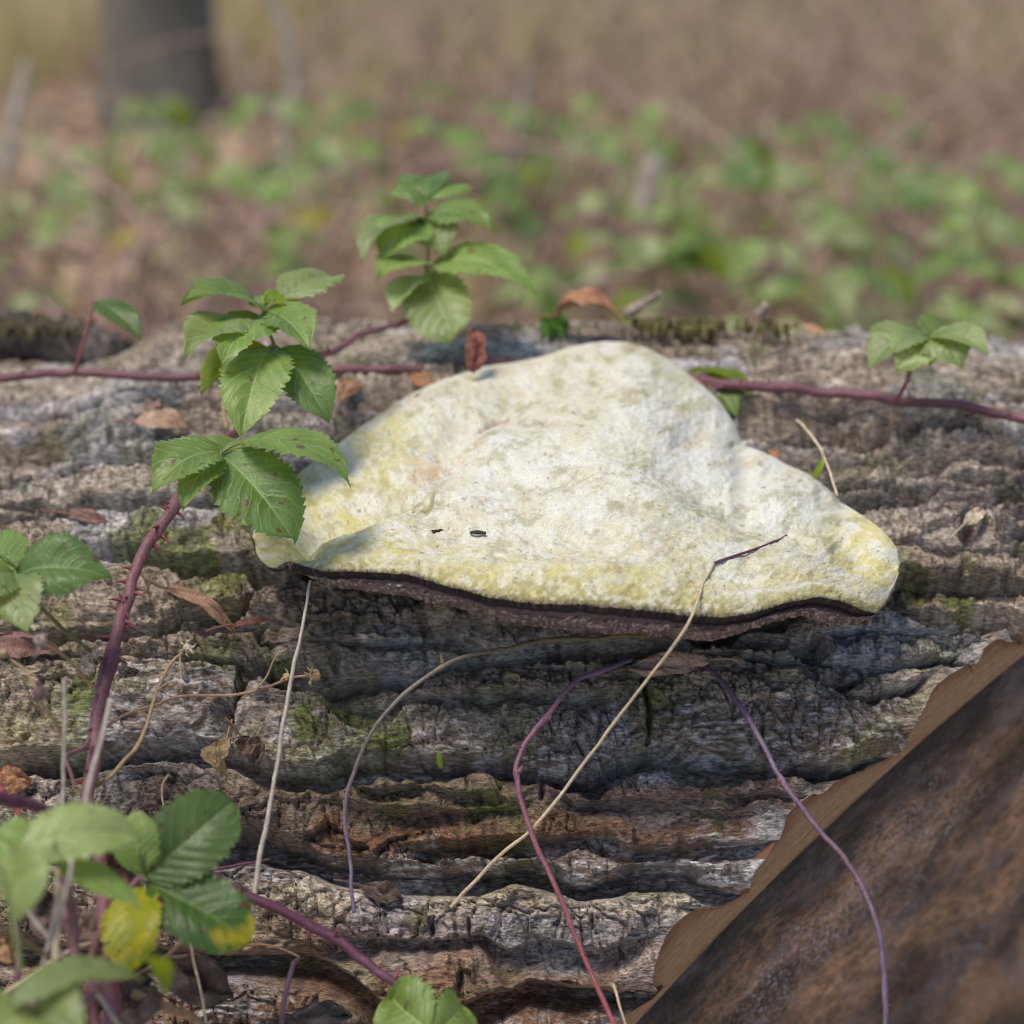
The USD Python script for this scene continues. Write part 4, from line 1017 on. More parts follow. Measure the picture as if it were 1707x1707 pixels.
dh = thing('dry_stalk', 'long wispy dry stalk running from the thorny cane to a dark hollow in the bark', 'stalk')
put_stem('stem', dh.GetPath(), PT([(178, 1212, 1.05), (200, 1195, 1.055), (260, 1175, 1.06), (303, 1160, 1.065), (380, 1160, 1.07), (450, 1145, 1.075), (490, 1130, 1.08), (530, 1126, 1.08)]), .0007, .0007, 'dry', 60, 7)
put_stem('side_stem', dh.GetPath(), PT([(425, 1152, 1.073), (448, 1120, 1.07), (462, 1092, 1.068), (478, 1082, 1.068)]), .0006, .0003, 'dry', 24, 6)
bud(dh.GetPath(), PT([(525, 1126, 1.078)])[0], .0045, 5, 'dried_flower', (.26, .18, .10)); bud(dh.GetPath(), PT([(478, 1128, 1.074)])[0], .003, 6, 'dried_flower', (.33, .25, .12))
dh = thing('dry_stalk', 'thin dry stalk with a dark blurred seed head left of the thorny cane', 'stalk')
put_stem('stem', dh.GetPath(), PT([(108, 1262, 1.0), (98, 1215, .99), (72, 1175, .96), (40, 1120, .98), (16, 1098, .99), (6, 1088, .99)]), .0007, .0006, 'dry', 50, 7)
bud(dh.GetPath(), PT([(66, 1156, .90)])[0], .0042, 7, colour=(.10, .06, .055)); bud(dh.GetPath(), PT([(6, 1090, .988)])[0], .0028, 8, colour=(.30, .21, .13))
put_stem('side_stem', dh.GetPath(), PT([(72, 1175, .96), (68, 1166, .92), (66, 1156, .90)]), .0006, .0006, 'dry', 10, 6)
dh = thing('dry_stalk', 'tan dry stalk slanting from a woolly bud to the thorny cane', 'stalk')
put_stem('stem', dh.GetPath(), PT([(68, 1072, 1.0), (96, 1086, 1.01), (132, 1120, 1.03), (158, 1148, 1.045)]), .0008, .0008, 'dry', 40, 7)
bud(dh.GetPath(), PT([(66, 1068, .97)])[0], .0042, 9, colour=(.30, .24, .20))
dh = thing('dried_flower', 'shrivelled bramble flower remains at the fork of the thorny cane', 'dried flower')
for k, (a, b) in enumerate(((142, 1100), (152, 1110), (158, 1092), (148, 1118))):
    bud(dh.GetPath(), PT([(a, b, 1.045)])[0], .0028, 20 + k, 'sepal', (.34, .27, .21))
for i, (lab, pts, rr, cc) in enumerate([
        ('upright grey grass stalk just left of the thorny cane', [(107, 1132, .97), (107, 1230, .97), (105, 1312, .97), (104, 1400, .96)], .0009, 'greystraw'),
        ('pale grass stalk crossing in front of the foot of the thorny cane', [(184, 1165, .95), (170, 1230, .94), (148, 1312, .93), (120, 1440, .90), (84, 1580, .88)], .0010, 'greystraw'),
        ('tan grass stalk standing near the bottom edge between the leaves', [(100, 1415, .93), (92, 1560, .93), (82, 1680, .92), (80, 1740, .92)], .0012, 'straw'),
        ('tan grass stalk leaning left through the lower left corner', [(118, 1420, .94), (96, 1520, .94), (70, 1610, .94), (60, 1650, .94)], .0012, 'greystraw'),
        ('tan grass stalk leaning right through the lower left corner', [(30, 1500, .95), (80, 1560, .95), (150, 1640, .95), (205, 1720, .95)], .0012, 'greystraw'),
        ('thin green stem at the very left below the round leaf', [(0, 1440, .86), (18, 1530, .86), (36, 1620, .86)], .0011, 'green'),
        ('green and brown stem slanting to the lower left corner leaf', [(-20, 1530, .9), (60, 1580, .92), (130, 1620, .94)], .0012, 'olive'),
        ('thin pale root-like stalk hanging below the spotted leaves', [(318, 1572, 1.03), (328, 1620, 1.035), (340, 1680, 1.035), (346, 1730, 1.035)], .0007, 'straw'),
        ('thin pale stalk hanging on the ridge above the spotted leaves', [(282, 1290, 1.075), (271, 1310, 1.075), (274, 1350, 1.07), (276, 1380, 1.065)], .0006, 'dry'),
        ('fine dry stalk on the sawn bark at the bottom edge', [(1022, 1640, 1.05), (1032, 1670, 1.045), (1046, 1720, 1.045)], .0006, 'straw'),
        ('mauve stalk rising from the bottom edge below the dark cane', [(470, 1730, 1.03), (474, 1670, 1.03), (486, 1620, 1.035), (497, 1598, 1.05)], .0013, 'violet'),
        ('fine tan stalk lying under the dark cane', [(500, 1596, 1.06), (460, 1578, 1.06), (420, 1574, 1.06), (385, 1584, 1.06)], .0006, 'dry'),
        ('dry curved grass stem at the right flank of the fungus', [(1328, 700, 1.235), (1352, 722, 1.225), (1374, 765, 1.20), (1388, 800, 1.185), (1396, 826, 1.18)], .0008, 'straw'),
        ('small reddish side shoot at the foot of the thorny cane', [(148, 1232, 1.03), (132, 1252, 1.02), (112, 1262, 1.015), (115, 1285, 1.01), (125, 1315, 1.0)], .0010, 'purple'),
        ('red shoot crossing the dark cane at the left edge', [(-10, 1300, .99), (20, 1340, .985), (55, 1400, .98), (80, 1470, .97)], .0014, 'red'),
        ('purple bramble stem rising behind the spotted leaves at lower left', [(128, 1720, .95), (120, 1600, .955), (104, 1500, .96), (100, 1440, .965)], .0024, 'purple'),
        ('maroon stem slanting through the bottom left corner', [(90, 1700, .90), (130, 1675, .91), (155, 1655, .93), (180, 1600, .95)], .0022, 'purple'),
        ('brown woody twig leaning along the bottom edge', [(220, 1655, 1.0), (300, 1690, 1.01), (350, 1720, 1.02)], .0022, 'dry'),
        ('orange dry stalk standing behind the toothed leaves on the log', [(372, 668, 1.25), (378, 715, 1.235)], .0013, 'dry'),
        ('thin brown stalk crossing low behind the yellow leaf, rising to the right', [(60, 1700, .99), (150, 1660, 1.0), (250, 1610, 1.01), (330, 1540, 1.03)], .0009, 'dry'),
        ('thin dark stem rising steeply at the left edge behind the round leaf', [(20, 1730, .97), (30, 1600, .98), (18, 1480, .99), (30, 1380, 1.0)], .0014, 'dark'),
        ('pale bent straw behind the lowest left leaves', [(0, 1660, .97), (90, 1600, .98), (170, 1570, .99), (240, 1600, 1.0)], .0008, 'straw'),
        ('fine reddish stem curving up beside the yellow leaf', [(190, 1730, 1.0), (200, 1660, 1.0), (180, 1560, 1.0), (200, 1470, 1.01)], .0010, 'red'),
        ('thin straw leaning across the furrow under the thorny cane', [(20, 1460, 1.02), (70, 1420, 1.03), (140, 1400, 1.04), (220, 1392, 1.06)], .0007, 'straw'),
        ('dark thin stalk lying in the furrow by the green leaf', [(340, 1452, 1.07), (400, 1442, 1.075), (450, 1432, 1.08)], .0008, 'dark')]):
    o = thing('straw_stalk' if 'grass' in lab else 'dry_stalk', lab, 'grass stem' if 'grass' in lab else 'stalk')
    put_stem('stem', o.GetPath(), PT(pts), rr, rr * .8, cc, 40, 7, seed=50 + i)
gb = thing('green_blade', 'single short green grass blade beside the right flank of the fungus', 'grass')
v_, f_, l_ = leaflet(PT([(1356, 800, 1.20)])[0], PT([(1374, 762, 1.20)])[0], TOCAM, .004, nu=12, nv=5, teeth=1, pleat=0, serr=0)
put('blade', v_, f_, 'leaf_lime', gb.GetPath(), luv=l_)
gb = thing('green_blade', 'tiny green blade growing from the furrow above the lifted bark flake', 'grass')
v_, f_, l_ = leaflet(PT([(735, 1282, 1.10)])[0], PT([(730, 1250, 1.095)])[0], TOCAM, .003, nu=12, nv=5, teeth=1, pleat=0, serr=0)
put('blade', v_, f_, 'leaf_lime', gb.GetPath(), luv=l_)

# ------------------------------------------------------------------ dead leaves and crumbs on the log
def dead(label, base, tip, n, width, colour, seed, crumple=.35, arch=.1, fold=.3, extra=True, **k):
    width, crumple, fold = width * .8, crumple * 1.25, fold * 1.5
    colour = np.array(colour) * .8 * .8 + np.mean(colour) * .8 * .2
    k.setdefault('shape', (.7, .85))
    o = thing('dead_leaf', label, 'dead leaf')
    v_, f_, l_ = leaflet(base, tip, n, width, arch, fold, seed, 36, 15, 9, 1.0, crumple, .04, **k)
    g = fbm(l_[:, 0] * 6 + seed, l_[:, 1] * 4, 4, seed)[:, None]
    put('blade', v_, f_, 'dead_leaf', o.GetPath(), col=np.array(colour) * (.55 + .95 * g))
    b = np.asarray(base); d = unit(np.asarray(base) - np.asarray(tip))
    v_, f_ = tube(spline([np.asarray(base) - d * .004, b + d * .006 + np.array([0, 0, .001]), b + d * .013], 8), [.0006] * 8, 6)
    if extra:
        put('leaf_stalk', v_, f_, 'dead_leaf', o.GetPath(), col=np.tile(np.array(colour) * .8, (len(v_), 1)))
    return o


def DL(a, b, lift=.006):
    return ON([(a[0], a[1], lift), (b[0], b[1], lift)])


dead('curled red-brown dead leaf lying on the crest of the log', *PT([(926, 528, 1.36), (1032, 512, 1.36)]), nm(1, .1, 0), .030, (.42, .17, .07), 1, .25, .22, .9)
dead('light brown dead leaf lying flat on the log between canes at left', *DL((222, 704), (312, 708)), nm(1, .6), .026, (.40, .24, .14), 2, .15)
dead('dark red upright leaf stub wedged behind the left shoulder of the fungus', *PT([(790, 622, 1.27), (794, 545, 1.275)]), nm(.1, 1, .3), .016, (.24, .07, .045), 3, .6, extra=False, shape=(.2, .25))
dead('dark brown shrivelled leaf on the log right of the fungus peak', *DL((1120, 560), (1196, 580), .01), nm(1, .8), .028, (.10, .055, .04), 4, .6)
dead('orange dry leaf blade on the crest at right', *DL((1322, 548), (1392, 578), .008), nm(1, .6), .010, (.48, .26, .10), 5, .2)
dead('crumpled brown leaf tucked under the front edge of the fungus', *PT([(1182, 1102, 1.095), (1050, 1108, 1.09)]), nm(.6, 1), .017, (.40, .25, .17), 6, .6, .05, .4, shape=(.35, .4))
dead('orange leaf scrap on the log left of the fungus peak', *DL((676, 632), (738, 640), .004), nm(.8, 1), .014, (.36, .15, .05), 7, .4)
dead('rusty leaf scrap behind the toothed green leaves', *DL((568, 672), (590, 626), .006), nm(.6, 1), .016, (.38, .18, .08), 8, .5)
dead('brown torn leaf resting on the mossy ridge at left', *DL((276, 982), (404, 1046), .006), nm(.9, .5, .2), .012, (.28, .15, .08), 9, .6)
dead('reddish brown leaf edge in the furrow at the left border', *DL((-30, 1076), (96, 1082), .008), nm(.5, 1), .018, (.22, .10, .08), 10, .5)
dead('curled tan dried leaf hanging in the furrow below the hollow', *PT([(378, 1236, 1.09), (366, 1284, 1.08)]), nm(.2, 1, -.4), .022, (.34, .22, .10), 11, .6, .2, .6)
dead('dark crumpled leaf hanging right of the curled tan leaf', *PT([(402, 1230, 1.09), (432, 1268, 1.085)]), nm(.2, 1, .3), .020, (.13, .075, .05), 12, .6)
dead('small pale leaf scrap lodged on the ridge at the right', *DL((1608, 876), (1640, 846), .006), nm(.6, 1), .010, (.55, .42, .28), 13, .5)
dead('rust coloured leaf behind the lower left leaf stalks', *PT([(160, 1480, 1.01), (230, 1440, 1.03)]), nm(.2, 1), .032, (.16, .06, .035), 14, .4)
dead('orange brown leaf in the furrow at the left border', *DL((-20, 1300), (52, 1302), .006), nm(.6, 1), .020, (.35, .15, .05), 15, .5)
dead('brown leaf lying among stems at the lower left edge', *PT([(-16, 1600, .99), (28, 1576, 1.0)]), nm(.5, 1), .02, (.34, .18, .07), 16, .4)
dead('dark wet leaf under the stems near the bottom edge', *PT([(250, 1600, 1.04), (400, 1660, 1.05)]), nm(.4, 1, .1), .03, (.09, .06, .05), 17, .5)
dead('dark purple leaf at the bottom edge left of the mauve stalk', *PT([(480, 1700, 1.06), (590, 1690, 1.07)]), nm(.7, 1, .4), .018, (.08, .06, .06), 18, .5)
dead('mid brown leaf curled at the bottom edge', *PT([(160, 1700, 1.0), (262, 1640, 1.01)]), nm(.5, 1), .04, (.16, .10, .075), 19, .5)
dead('small rusty leaf tip right of the fungus flank', *DL((1296, 770), (1286, 744), .006), nm(.6, 1), .008, (.34, .14, .06), 20, .4)
dead('grey brown dry leaf in the shade of the ridge above the bottom straw', *DL((600, 1478), (672, 1496), .004), nm(.6, 1), .014, (.13, .085, .06), 21, .5)
dead('thin russet leaf on a ridge left of the toothed leaves', *DL((110, 858), (182, 866), .005), nm(.8, .8), .012, (.24, .12, .085), 22, .3)
dead('reddish tongue-shaped leaf below the hollow, pointing up', *PT([(386, 1044, 1.12), (452, 1030, 1.115)]), nm(.4, 1), .005, (.30, .10, .05), 23, .3)
dead('brown leaf fragment just above the light brown flat leaf', *DL((250, 690), (262, 662), .006), nm(.5, 1), .012, (.30, .15, .12), 24, .3)

dead('dark brown curled leaf behind the stems in the lower left corner', *PT([(40, 1560, 1.03), (120, 1500, 1.04)]), nm(.3, 1, .2), .03, (.13, .08, .06), 31, .6)
dead('brown folded leaf below the yellow leaf', *PT([(130, 1520, 1.02), (180, 1580, 1.01)]), nm(.3, 1, -.2), .026, (.20, .12, .085), 32, .6)
dead('grey brown leaf at the bottom left edge under the stems', *PT([(10, 1660, 1.0), (90, 1690, .99)]), nm(.5, 1), .03, (.20, .15, .12), 33, .5)

g = np.random.default_rng(77)
for lab, (a, b), size, nm_ in [('dark curled bark crumb lying on the front slope of the fungus', (797, 889), .0052, 'crumb'), ('pair of tiny black crumbs left of the curled crumb on the fungus', (728, 882), .0026, 'crumb'), ('tiny dark crumb high on the left shoulder of the fungus', (698, 668), .0022, 'crumb')]:
    c, n_ = fungus_pt(a, b, .001)
    if size > .004:
        s1 = unit(np.cross(n_, UP)); s2 = np.cross(n_, s1)
        v_, f_ = tube(spline([c - s1 * .004 - s2 * .0035, c - s1 * .001 + n_ * .002, c + s1 * .002 + s2 * .002 + n_ * .002, c + s1 * .005 + s2 * .0022], 20), np.r_[np.linspace(.0007, .0011, 8), np.linspace(.0010, .0002, 12)], 8, rough=.3)
    else:
        bits = []
        for k in range(3):
            m = trimesh.creation.icosphere(1, 1.0)
            q_ = np.array(m.vertices) * (.6 + .5 * g.random((len(m.vertices), 1))) * np.array([size * .5, size * .35, size * .3]) + c + unit(np.cross(n_, UP)) * (k - 1) * size * .7
            bits.append((q_, np.array(m.faces)))
        v_, f_ = join(bits)
    o = put('bark_crumb', v_, f_, 'dead_leaf', col=np.tile([.03, .022, .02], (len(v_), 1)))
    tag(o, lab, 'crumb')


def tuft(label, px, py, t, wid, hgt, n, seed, colour=(.10, .11, .022)):
    g = np.random.default_rng(seed)
    c = PT([(px, py, t)])[0]
    parts = []
    for k in range(n):
        o_ = np.array([g.normal() * wid * .45, g.normal() * .008, 0])
        h_ = hgt * (.4 + .6 * g.random()) * math.exp(-(o_[0] / wid) ** 2)
        d = unit(np.array([g.normal() * 1.3, g.normal() * 1.0, .5]))
        parts.append(tube([c + o_ - UP * .006, c + o_ + d * h_ * .6, c + o_ + d * h_ + np.array([g.normal() * .002, 0, 0])], [.0011, .0012, .0003], 4))
    v_, f_ = join(parts)
    o = put('moss_tuft', v_, f_, 'dead_leaf', col=np.array(colour) * (.5 + 1.0 * np.repeat(g.random(n), len(v_) // n)[:, None]))
    return tag(o, label, 'moss')


tuft('olive moss tuft on the crest, right of the curled red-brown leaf', 1092, 536, 1.37, .016, .003, 50, 1, (.15, .13, .05))
tuft('mossy lump on the crest above the fungus peak', 1165, 540, 1.37, .020, .003, 50, 2, (.14, .125, .045))
tuft('small brown-green moss tuft on the crest further right', 1276, 540, 1.37, .012, .003, 30, 3, (.13, .105, .04))
tuft('bright green moss left of the curled red-brown leaf', 922, 538, 1.37, .008, .008, 60, 4, (.08, .17, .02))
tuft('mossy rim on the dark broken branch at the left edge', 50, 540, 1.50, .045, .005, 160, 5, (.10, .085, .045))
for k, (lab, pts) in enumerate([('grey bark splinter sticking up from the crest beside the moss', [(1040, 526, 1.37), (1070, 508, 1.37), (1104, 488, 1.37)]), ('short grey splinter on the crest by the brown moss tuft', [(1262, 526, 1.37), (1280, 506, 1.37)])]):
    pp = spline(PT(pts), 14)
    v_, f_ = tube(pp, np.linspace(.0035, .0022, 14), 6, rough=.5, seed=k)
    tag(put('bark_splinter', v_, f_, 'dead_leaf', col=np.array([.24, .19, .15]) * (.6 + .8 * rng.random((len(v_), 1)))), lab, 'splinter')
# a dark broken branch behind the log at the left edge
br = thing('broken_branch', 'dark broken branch with a mossy top lying behind the log at the left edge', 'branch')
pp = spline(PT([(-420, 548, 1.56), (-150, 556, 1.55), (20, 566, 1.53), (130, 578, 1.50), (200, 592, 1.47)]), 60)
v_, f_ = tube(pp, np.linspace(.022, .012, 60) * (1 + .15 * np.sin(np.arange(60) * .6)), 16, rough=.5, seed=9)
put('branch_bark', v_, f_, 'bark', br.GetPath(), col=np.array([.085, .07, .06]) * (.5 + .9 * rng.random((len(v_), 1))))

# ------------------------------------------------------------------ ground, litter, undergrowth and the tree behind
gx = np.r_[-250, -60, np.linspace(-14, 14, 200), 60, 250]
gy = np.r_[-60, -12, np.linspace(-3, 18, 200), 60, 250]
GX, GY = np.meshgrid(gx, gy)
GZ = (fbm(GX * 1.1, GY * 1.1, 4, 201) - .5) * .14 * smooth(.5, 1.5, np.abs(GY)) + (fbm(GX * 6, GY * 6, 3, 203) - .5) * .05
g_ = fbm(GX * .7, GY * 1.3, 4, 205)[..., None]
gc = np.array([.20, .14, .10]) * (1 - g_) + np.array([.33, .25, .17]) * g_
far = smooth(4.5, 7.5, GY)[..., None]
pt = fbm(GX * .9 + 3, GY * .55, 3, 209)[..., None]
far_c = np.array([.54, .41, .28]) * (1 - smooth(.5, .62, pt)) + np.array([.36, .33, .14]) * smooth(.5, .62, pt)
far_c = far_c * (1 - .55 * smooth(.56, .42, fbm(GX * 1.2, GY * .8, 3, 211))[..., None])
gc = gc * (1 - far) + far_c * (.7 + .6 * g_) * far
o = put('ground', np.stack([GX, GY, GZ], -1).reshape(-1, 3), grid_faces(len(gy), len(gx)), 'dirt', col=gc.reshape(-1, 3))
tag(o, kind='structure')


def ground_z(x, y):
    i = np.clip(np.searchsorted(gy, y) - 1, 0, len(gy) - 2); j = np.clip(np.searchsorted(gx, x) - 1, 0, len(gx) - 2)
    fy, fx = (y - gy[i]) / (gy[i + 1] - gy[i]), (x - gx[j]) / (gx[j + 1] - gx[j])
    return (GZ[i, j] * (1 - fx) + GZ[i, j + 1] * fx) * (1 - fy) + (GZ[i + 1, j] * (1 - fx) + GZ[i + 1, j + 1] * fx) * fy


def mass(name, label, cat, protos, pos, quat, scale, idx):
    pi = UsdGeom.PointInstancer.Define(stage, path_for(name))
    paths = []
    for k, (v_, f_, m_, pr) in enumerate(protos):
        o_ = put('piece', v_, f_, m_, str(pi.GetPath()), **pr)
        paths.append(o_.GetPath())
    pi.CreatePrototypesRel().SetTargets(paths)
    pi.CreatePositionsAttr(Vt.Vec3fArray.FromNumpy(np.asarray(pos, np.float32)))
    pi.CreateProtoIndicesAttr(Vt.IntArray.FromNumpy(np.asarray(idx, np.int32)))
    pi.CreateScalesAttr(Vt.Vec3fArray.FromNumpy(np.repeat(np.asarray(scale, np.float32)[:, None], 3, 1)))
    pi.CreateOrientationsAttr(Vt.QuathArray([Gf.Quath(float(q_[0]), float(q_[1]), float(q_[2]), float(q_[3])) for q_ in quat]))
    return tag(pi.GetPrim(), label, cat, kind='stuff')


def quats(g, n, tilt):
    a, th, ph_ = g.uniform(0, 2 * np.pi, n), np.abs(g.normal(0, tilt, n)), g.uniform(0, 2 * np.pi, n)
    qz = np.stack([np.cos(a / 2), 0 * a, 0 * a, np.sin(a / 2)], 1)
    qt = np.stack([np.cos(th / 2), np.sin(th / 2) * np.cos(ph_), np.sin(th / 2) * np.sin(ph_), 0 * a], 1)
    w1, x1, y1, z1 = qt.T; w2, x2, y2, z2 = qz.T
    return np.stack([w1 * w2 - x1 * x2 - y1 * y2 - z1 * z2, w1 * x2 + x1 * w2 + y1 * z2 - z1 * y2, w1 * y2 - x1 * z2 + y1 * w2 + z1 * x2, w1 * z2 + x1 * y2 - y1 * x2 + z1 * w2], 1)


g = np.random.default_rng(31)


def field(n, y0, y1, spread=0.27, extra=.5):
    y = y0 + (y1 - y0) * g.random(n) ** 1.1
    x = (g.random(n) * 2 - 1) * (spread * (y + 1.3) + extra)
    return x, y, ground_z(x, y)


# leaf litter
pr = []
for k, c in enumerate([(.34, .22, .13), (.42, .30, .19), (.24, .155, .11), (.50, .39, .26), (.30, .20, .155)]):
    v_, f_, l_ = leaflet([0, -.03, 0], [0, .03, .004], UP, .04, .12, .4, 60 + k, 9, 7, 3, 1, .5, .05)
    pr.append((v_, f_, 'dead_leaf', dict(col=np.array(c) * (.7 + .6 * fbm(l_[:, 0] * 4, l_[:, 1] * 3, 2, k)[:, None]))))
x, y, z = field(9000, .6, 9.5)
mass('leaf_litter', 'brown leaf litter covering the ground behind the log', 'leaf litter', pr, np.stack([x, y, z + .015], 1), quats(g, len(x), .45), g.uniform(.7, 1.5, len(x)), g.integers(0, 5, len(x)))
# dead grass and bare bramble stems
pr = []
for k in range(6):
    parts, cols = [], []
    for s_ in range(14):
        b = g.normal(size=2) * .07; d = g.normal(size=2) * .09; h_ = g.uniform(.12, .42)
        v_, f_ = tube([[b[0], b[1], -.02], [b[0] + d[0] * .4, b[1] + d[1] * .4, h_ * .6], [b[0] + d[0] * 1.2, b[1] + d[1] * 1.2, h_]], [.0022, .0018, .0006], 4, cap=False)
        parts.append((v_, f_)); cols.append(np.tile(np.array([.62, .48, .32]) * g.uniform(.45, 1.4) if k < 4 else np.array([.42, .38, .14]) * g.uniform(.7, 1.2), (len(v_), 1)))
    v_, f_ = join(parts)
    pr.append((v_, f_, 'dead_leaf', dict(col=np.vstack(cols))))
x, y, z = field(2600, 4.6, 11.5)
lane = (np.abs(x + .19 * (y + 1.29) * .82) < .42) & (y < 5.4)
x, y, z = x[~lane], y[~lane], z[~lane]
x2, y2, z2 = field(330, .7, 4.6)
lane = (np.abs(x2 + .156 * (y2 + 1.29)) < .30) & (y2 > 2.0)
x2, y2, z2 = x2[~lane], y2[~lane], z2[~lane]
x, y, z = np.r_[x, x2], np.r_[y, y2], np.r_[z, z2]
mass('dead_grass', 'tan dead grass far behind the log', 'dead grass', pr, np.stack([x, y, z], 1), quats(g, len(x), .15), g.uniform(.5, 1.1, len(x)), g.integers(0, 6, len(x)))
pr = []
for k in range(6):
    parts, cols = [], []
    for s_ in range(7):
        b = g.normal(size=2) * .15; a = g.uniform(0, 6.28); L_ = g.uniform(.3, .9); h_ = g.uniform(.12, .45)
        d = np.array([math.cos(a), math.sin(a)])
        pts = [[b[0], b[1], -.03], [b[0] + d[0] * L_ * .25, b[1] + d[1] * L_ * .25, h_ * .8], [b[0] + d[0] * L_ * .6, b[1] + d[1] * L_ * .6, h_], [b[0] + d[0] * L_, b[1] + d[1] * L_, h_ * .45]]
        v_, f_ = tube(spline(pts, 12), np.linspace(.0035, .0015, 12), 5, cap=False)
        parts.append((v_, f_)); cols.append(np.tile(np.array([.24, .155, .13]) * g.uniform(.35, 1.9), (len(v_), 1)))
    v_, f_ = join(parts)
    pr.append((v_, f_, 'dead_leaf', dict(col=np.vstack(cols))))
x, y, z = field(420, 1.0, 7.5)
lane = (np.abs(x + .156 * (y + 1.29)) < .62) & (y > 2.4)
x, y, z = x[~lane], y[~lane], z[~lane]
mass('bare_bramble', 'tangle of bare purplish bramble stems behind the log', 'bramble tangle', pr, np.stack([x, y, z], 1), quats(g, len(x), .1), g.uniform(.6, 1.2, len(x)), g.integers(0, 6, len(x)))

# tree trunk
base = PT([(268, 214, 6.35)])[0]; base[2] = float(ground_z(np.array(base[0]), np.array(base[1]))) - .05
tr = thing('tree', 'dark grey tree trunk standing out of focus at upper left', 'tree')
hh = np.r_[0, .06, .14, .3, .6, 1.2, 2.5, 4.5, 6.5, 8.0]
rad = np.array([.20, .175, .160, .152, .148, .143, .135, .12, .10, .08])
pp = np.stack([base[0] + .02 * np.sin(hh * .8), base[1] + .02 * hh, base[2] + hh], 1)
pp = spline(pp, 90); rr_ = np.interp(pp[:, 2] - base[2], hh, rad)
v_, f_ = tube(pp, rr_, 40, rough=.10, seed=4)
tc = fbm(v_[:, 0] * 9, v_[:, 2] * 3 + v_[:, 1] * 9, 4, 207)[:, None]
put('trunk', v_, f_, 'trunk_bark', tr.GetPath(), col=np.array([.10, .09, .075]) * (1 - tc) + np.array([.21, .19, .155]) * tc)
# its crown, far above the picture
parts = []
for k in range(9):
    a = k * 2.4; z0 = 4.2 + k * .42
    b0 = np.array([base[0], base[1] + .1, base[2] + z0]); d = np.array([math.cos(a), math.sin(a), .6])
    q_ = spline([b0, b0 + d * .7 + [0, 0, .1], b0 + d * 1.5 + [0, 0, .5], b0 + d * 2.1 + [0, 0, 1.1]], 16)
    parts.append(tube(q_, np.linspace(.045, .010, 16), 7))
    for s_ in range(5):
        q0 = q_[6 + 2 * s_ if 6 + 2 * s_ < 15 else 14]; d2 = unit(g.normal(size=3) + [0, 0, .8])
        parts.append(tube([q0, q0 + d2 * .4, q0 + d2 * .9 + [0, 0, .1]], [.012, .007, .002], 5))
v_, f_ = join(parts)
put('bare_crown', v_, f_, 'trunk_bark', tr.GetPath(), col=np.tile([.11, .10, .09], (len(v_), 1)))


def to_ground(px, py_base):
    """the spot of the ground under a pixel"""
    d = ray(np.float64(px), np.float64(py_base)); t = (CAM[2] - .0) / -d[2]
    q_ = CAM + d * t
    return np.array([q_[0], q_[1], float(ground_z(np.array(q_[0]), np.array(q_[1])))])


def stick(name, label, cat, pts, r0, r1, colour, seed=0):
    o_ = thing(name, label, cat)
    put_stem('stem', o_.GetPath(), pts, r0, r1, colour, 40, 8, seed=seed)
    return o_


def span(pxpy, t):
    return PT([(a, b, t) for a, b in pxpy])


stick('sapling', 'thin pinkish sapling right of the tree trunk', 'sapling', span([(478, 300), (480, 200), (490, 120), (470, 40), (440, -40), (420, -160)], 4.2), .011, .008, 'pale', 1)
stick('sapling', 'thin forked stem leaning left from the foot of the sapling', 'sapling', span([(478, 215), (440, 175), (405, 130), (390, 60)], 4.6), .007, .004, 'pale', 2)
stick('stick', 'pale upright stick at the far left', 'stick', span([(4, 290), (18, 230), (36, 150), (46, 100)], 3.5), .011, .007, 'pale', 3)
stick('stick', 'short pale stick leaning among the leaves behind the fungus peak', 'stick', span([(1070, 345), (1085, 300), (1100, 262)], 3.2), .014, .012, 'pale', 4)
stick('stick', 'faint mauve upright stick above the middle of the log', 'stick', span([(845, 330), (858, 250), (872, 170), (880, 110)], 4.2), .007, .005, 'pale', 5)
stick('stick', 'thin fallen branch slanting through the top of the picture at right', 'stick', span([(1100, -20), (1260, 30), (1420, 60), (1560, 50), (1760, 20)], 8.0), .018, .012, 'greystraw', 6)

# leafy bramble sprigs behind the log: six kinds, then a copy at each place
def sprig(kind, mats, n, spread, seed, label, size=.064):
    g = np.random.default_rng(seed)
    p_ = path_for('bramble_sprig')
    UsdGeom.Xform.Define(stage, p_)
    pts = [[.10, .05, -2.6], [.05, .03, -1.2], [0, 0, 0], [g.normal() * .02, g.normal() * .02, .5], [g.normal() * .05, g.normal() * .04, 1.0]]
    put_stem('stem', p_, [np.array(q_) * np.array([1, 1, .30]) for q_ in pts], .003, .0015, 'purple', 16, 6, seed=seed)
    for k in range(n):
        h_ = .30 * (.35 + .65 * (k + .5) / n)
        a = g.uniform(0, 6.28)
        c = np.array([math.cos(a) * spread * g.uniform(.3, 1), math.sin(a) * spread * .5, h_ + g.normal() * .02])
        st, _, _ = put_stem('leaf_stalk', p_, [np.array([0, 0, h_ * .85]), c * [.5, .5, 1] - [0, 0, .005], c], .0013, .001, 'olive', 8, 5)
        for q_ in range(3):
            d = np.array([math.cos(a + (q_ - 1) * 1.2), math.sin(a + (q_ - 1) * 1.2), g.uniform(-.55, .15)])
            L_ = size * g.uniform(.7, 1.1)
            v_, f_, l_ = leaflet(c + d * .006, c + d * L_, UP + g.normal(size=3) * .3 + TOCAM * .7, L_ * .75, .1, .2, seed * 50 + k * 3 + q_, 13, 7, 4, 1)
            put('leaflet', v_, f_, mats[(k + q_) % len(mats)], str(st.GetPath()), luv=l_)
    return p_


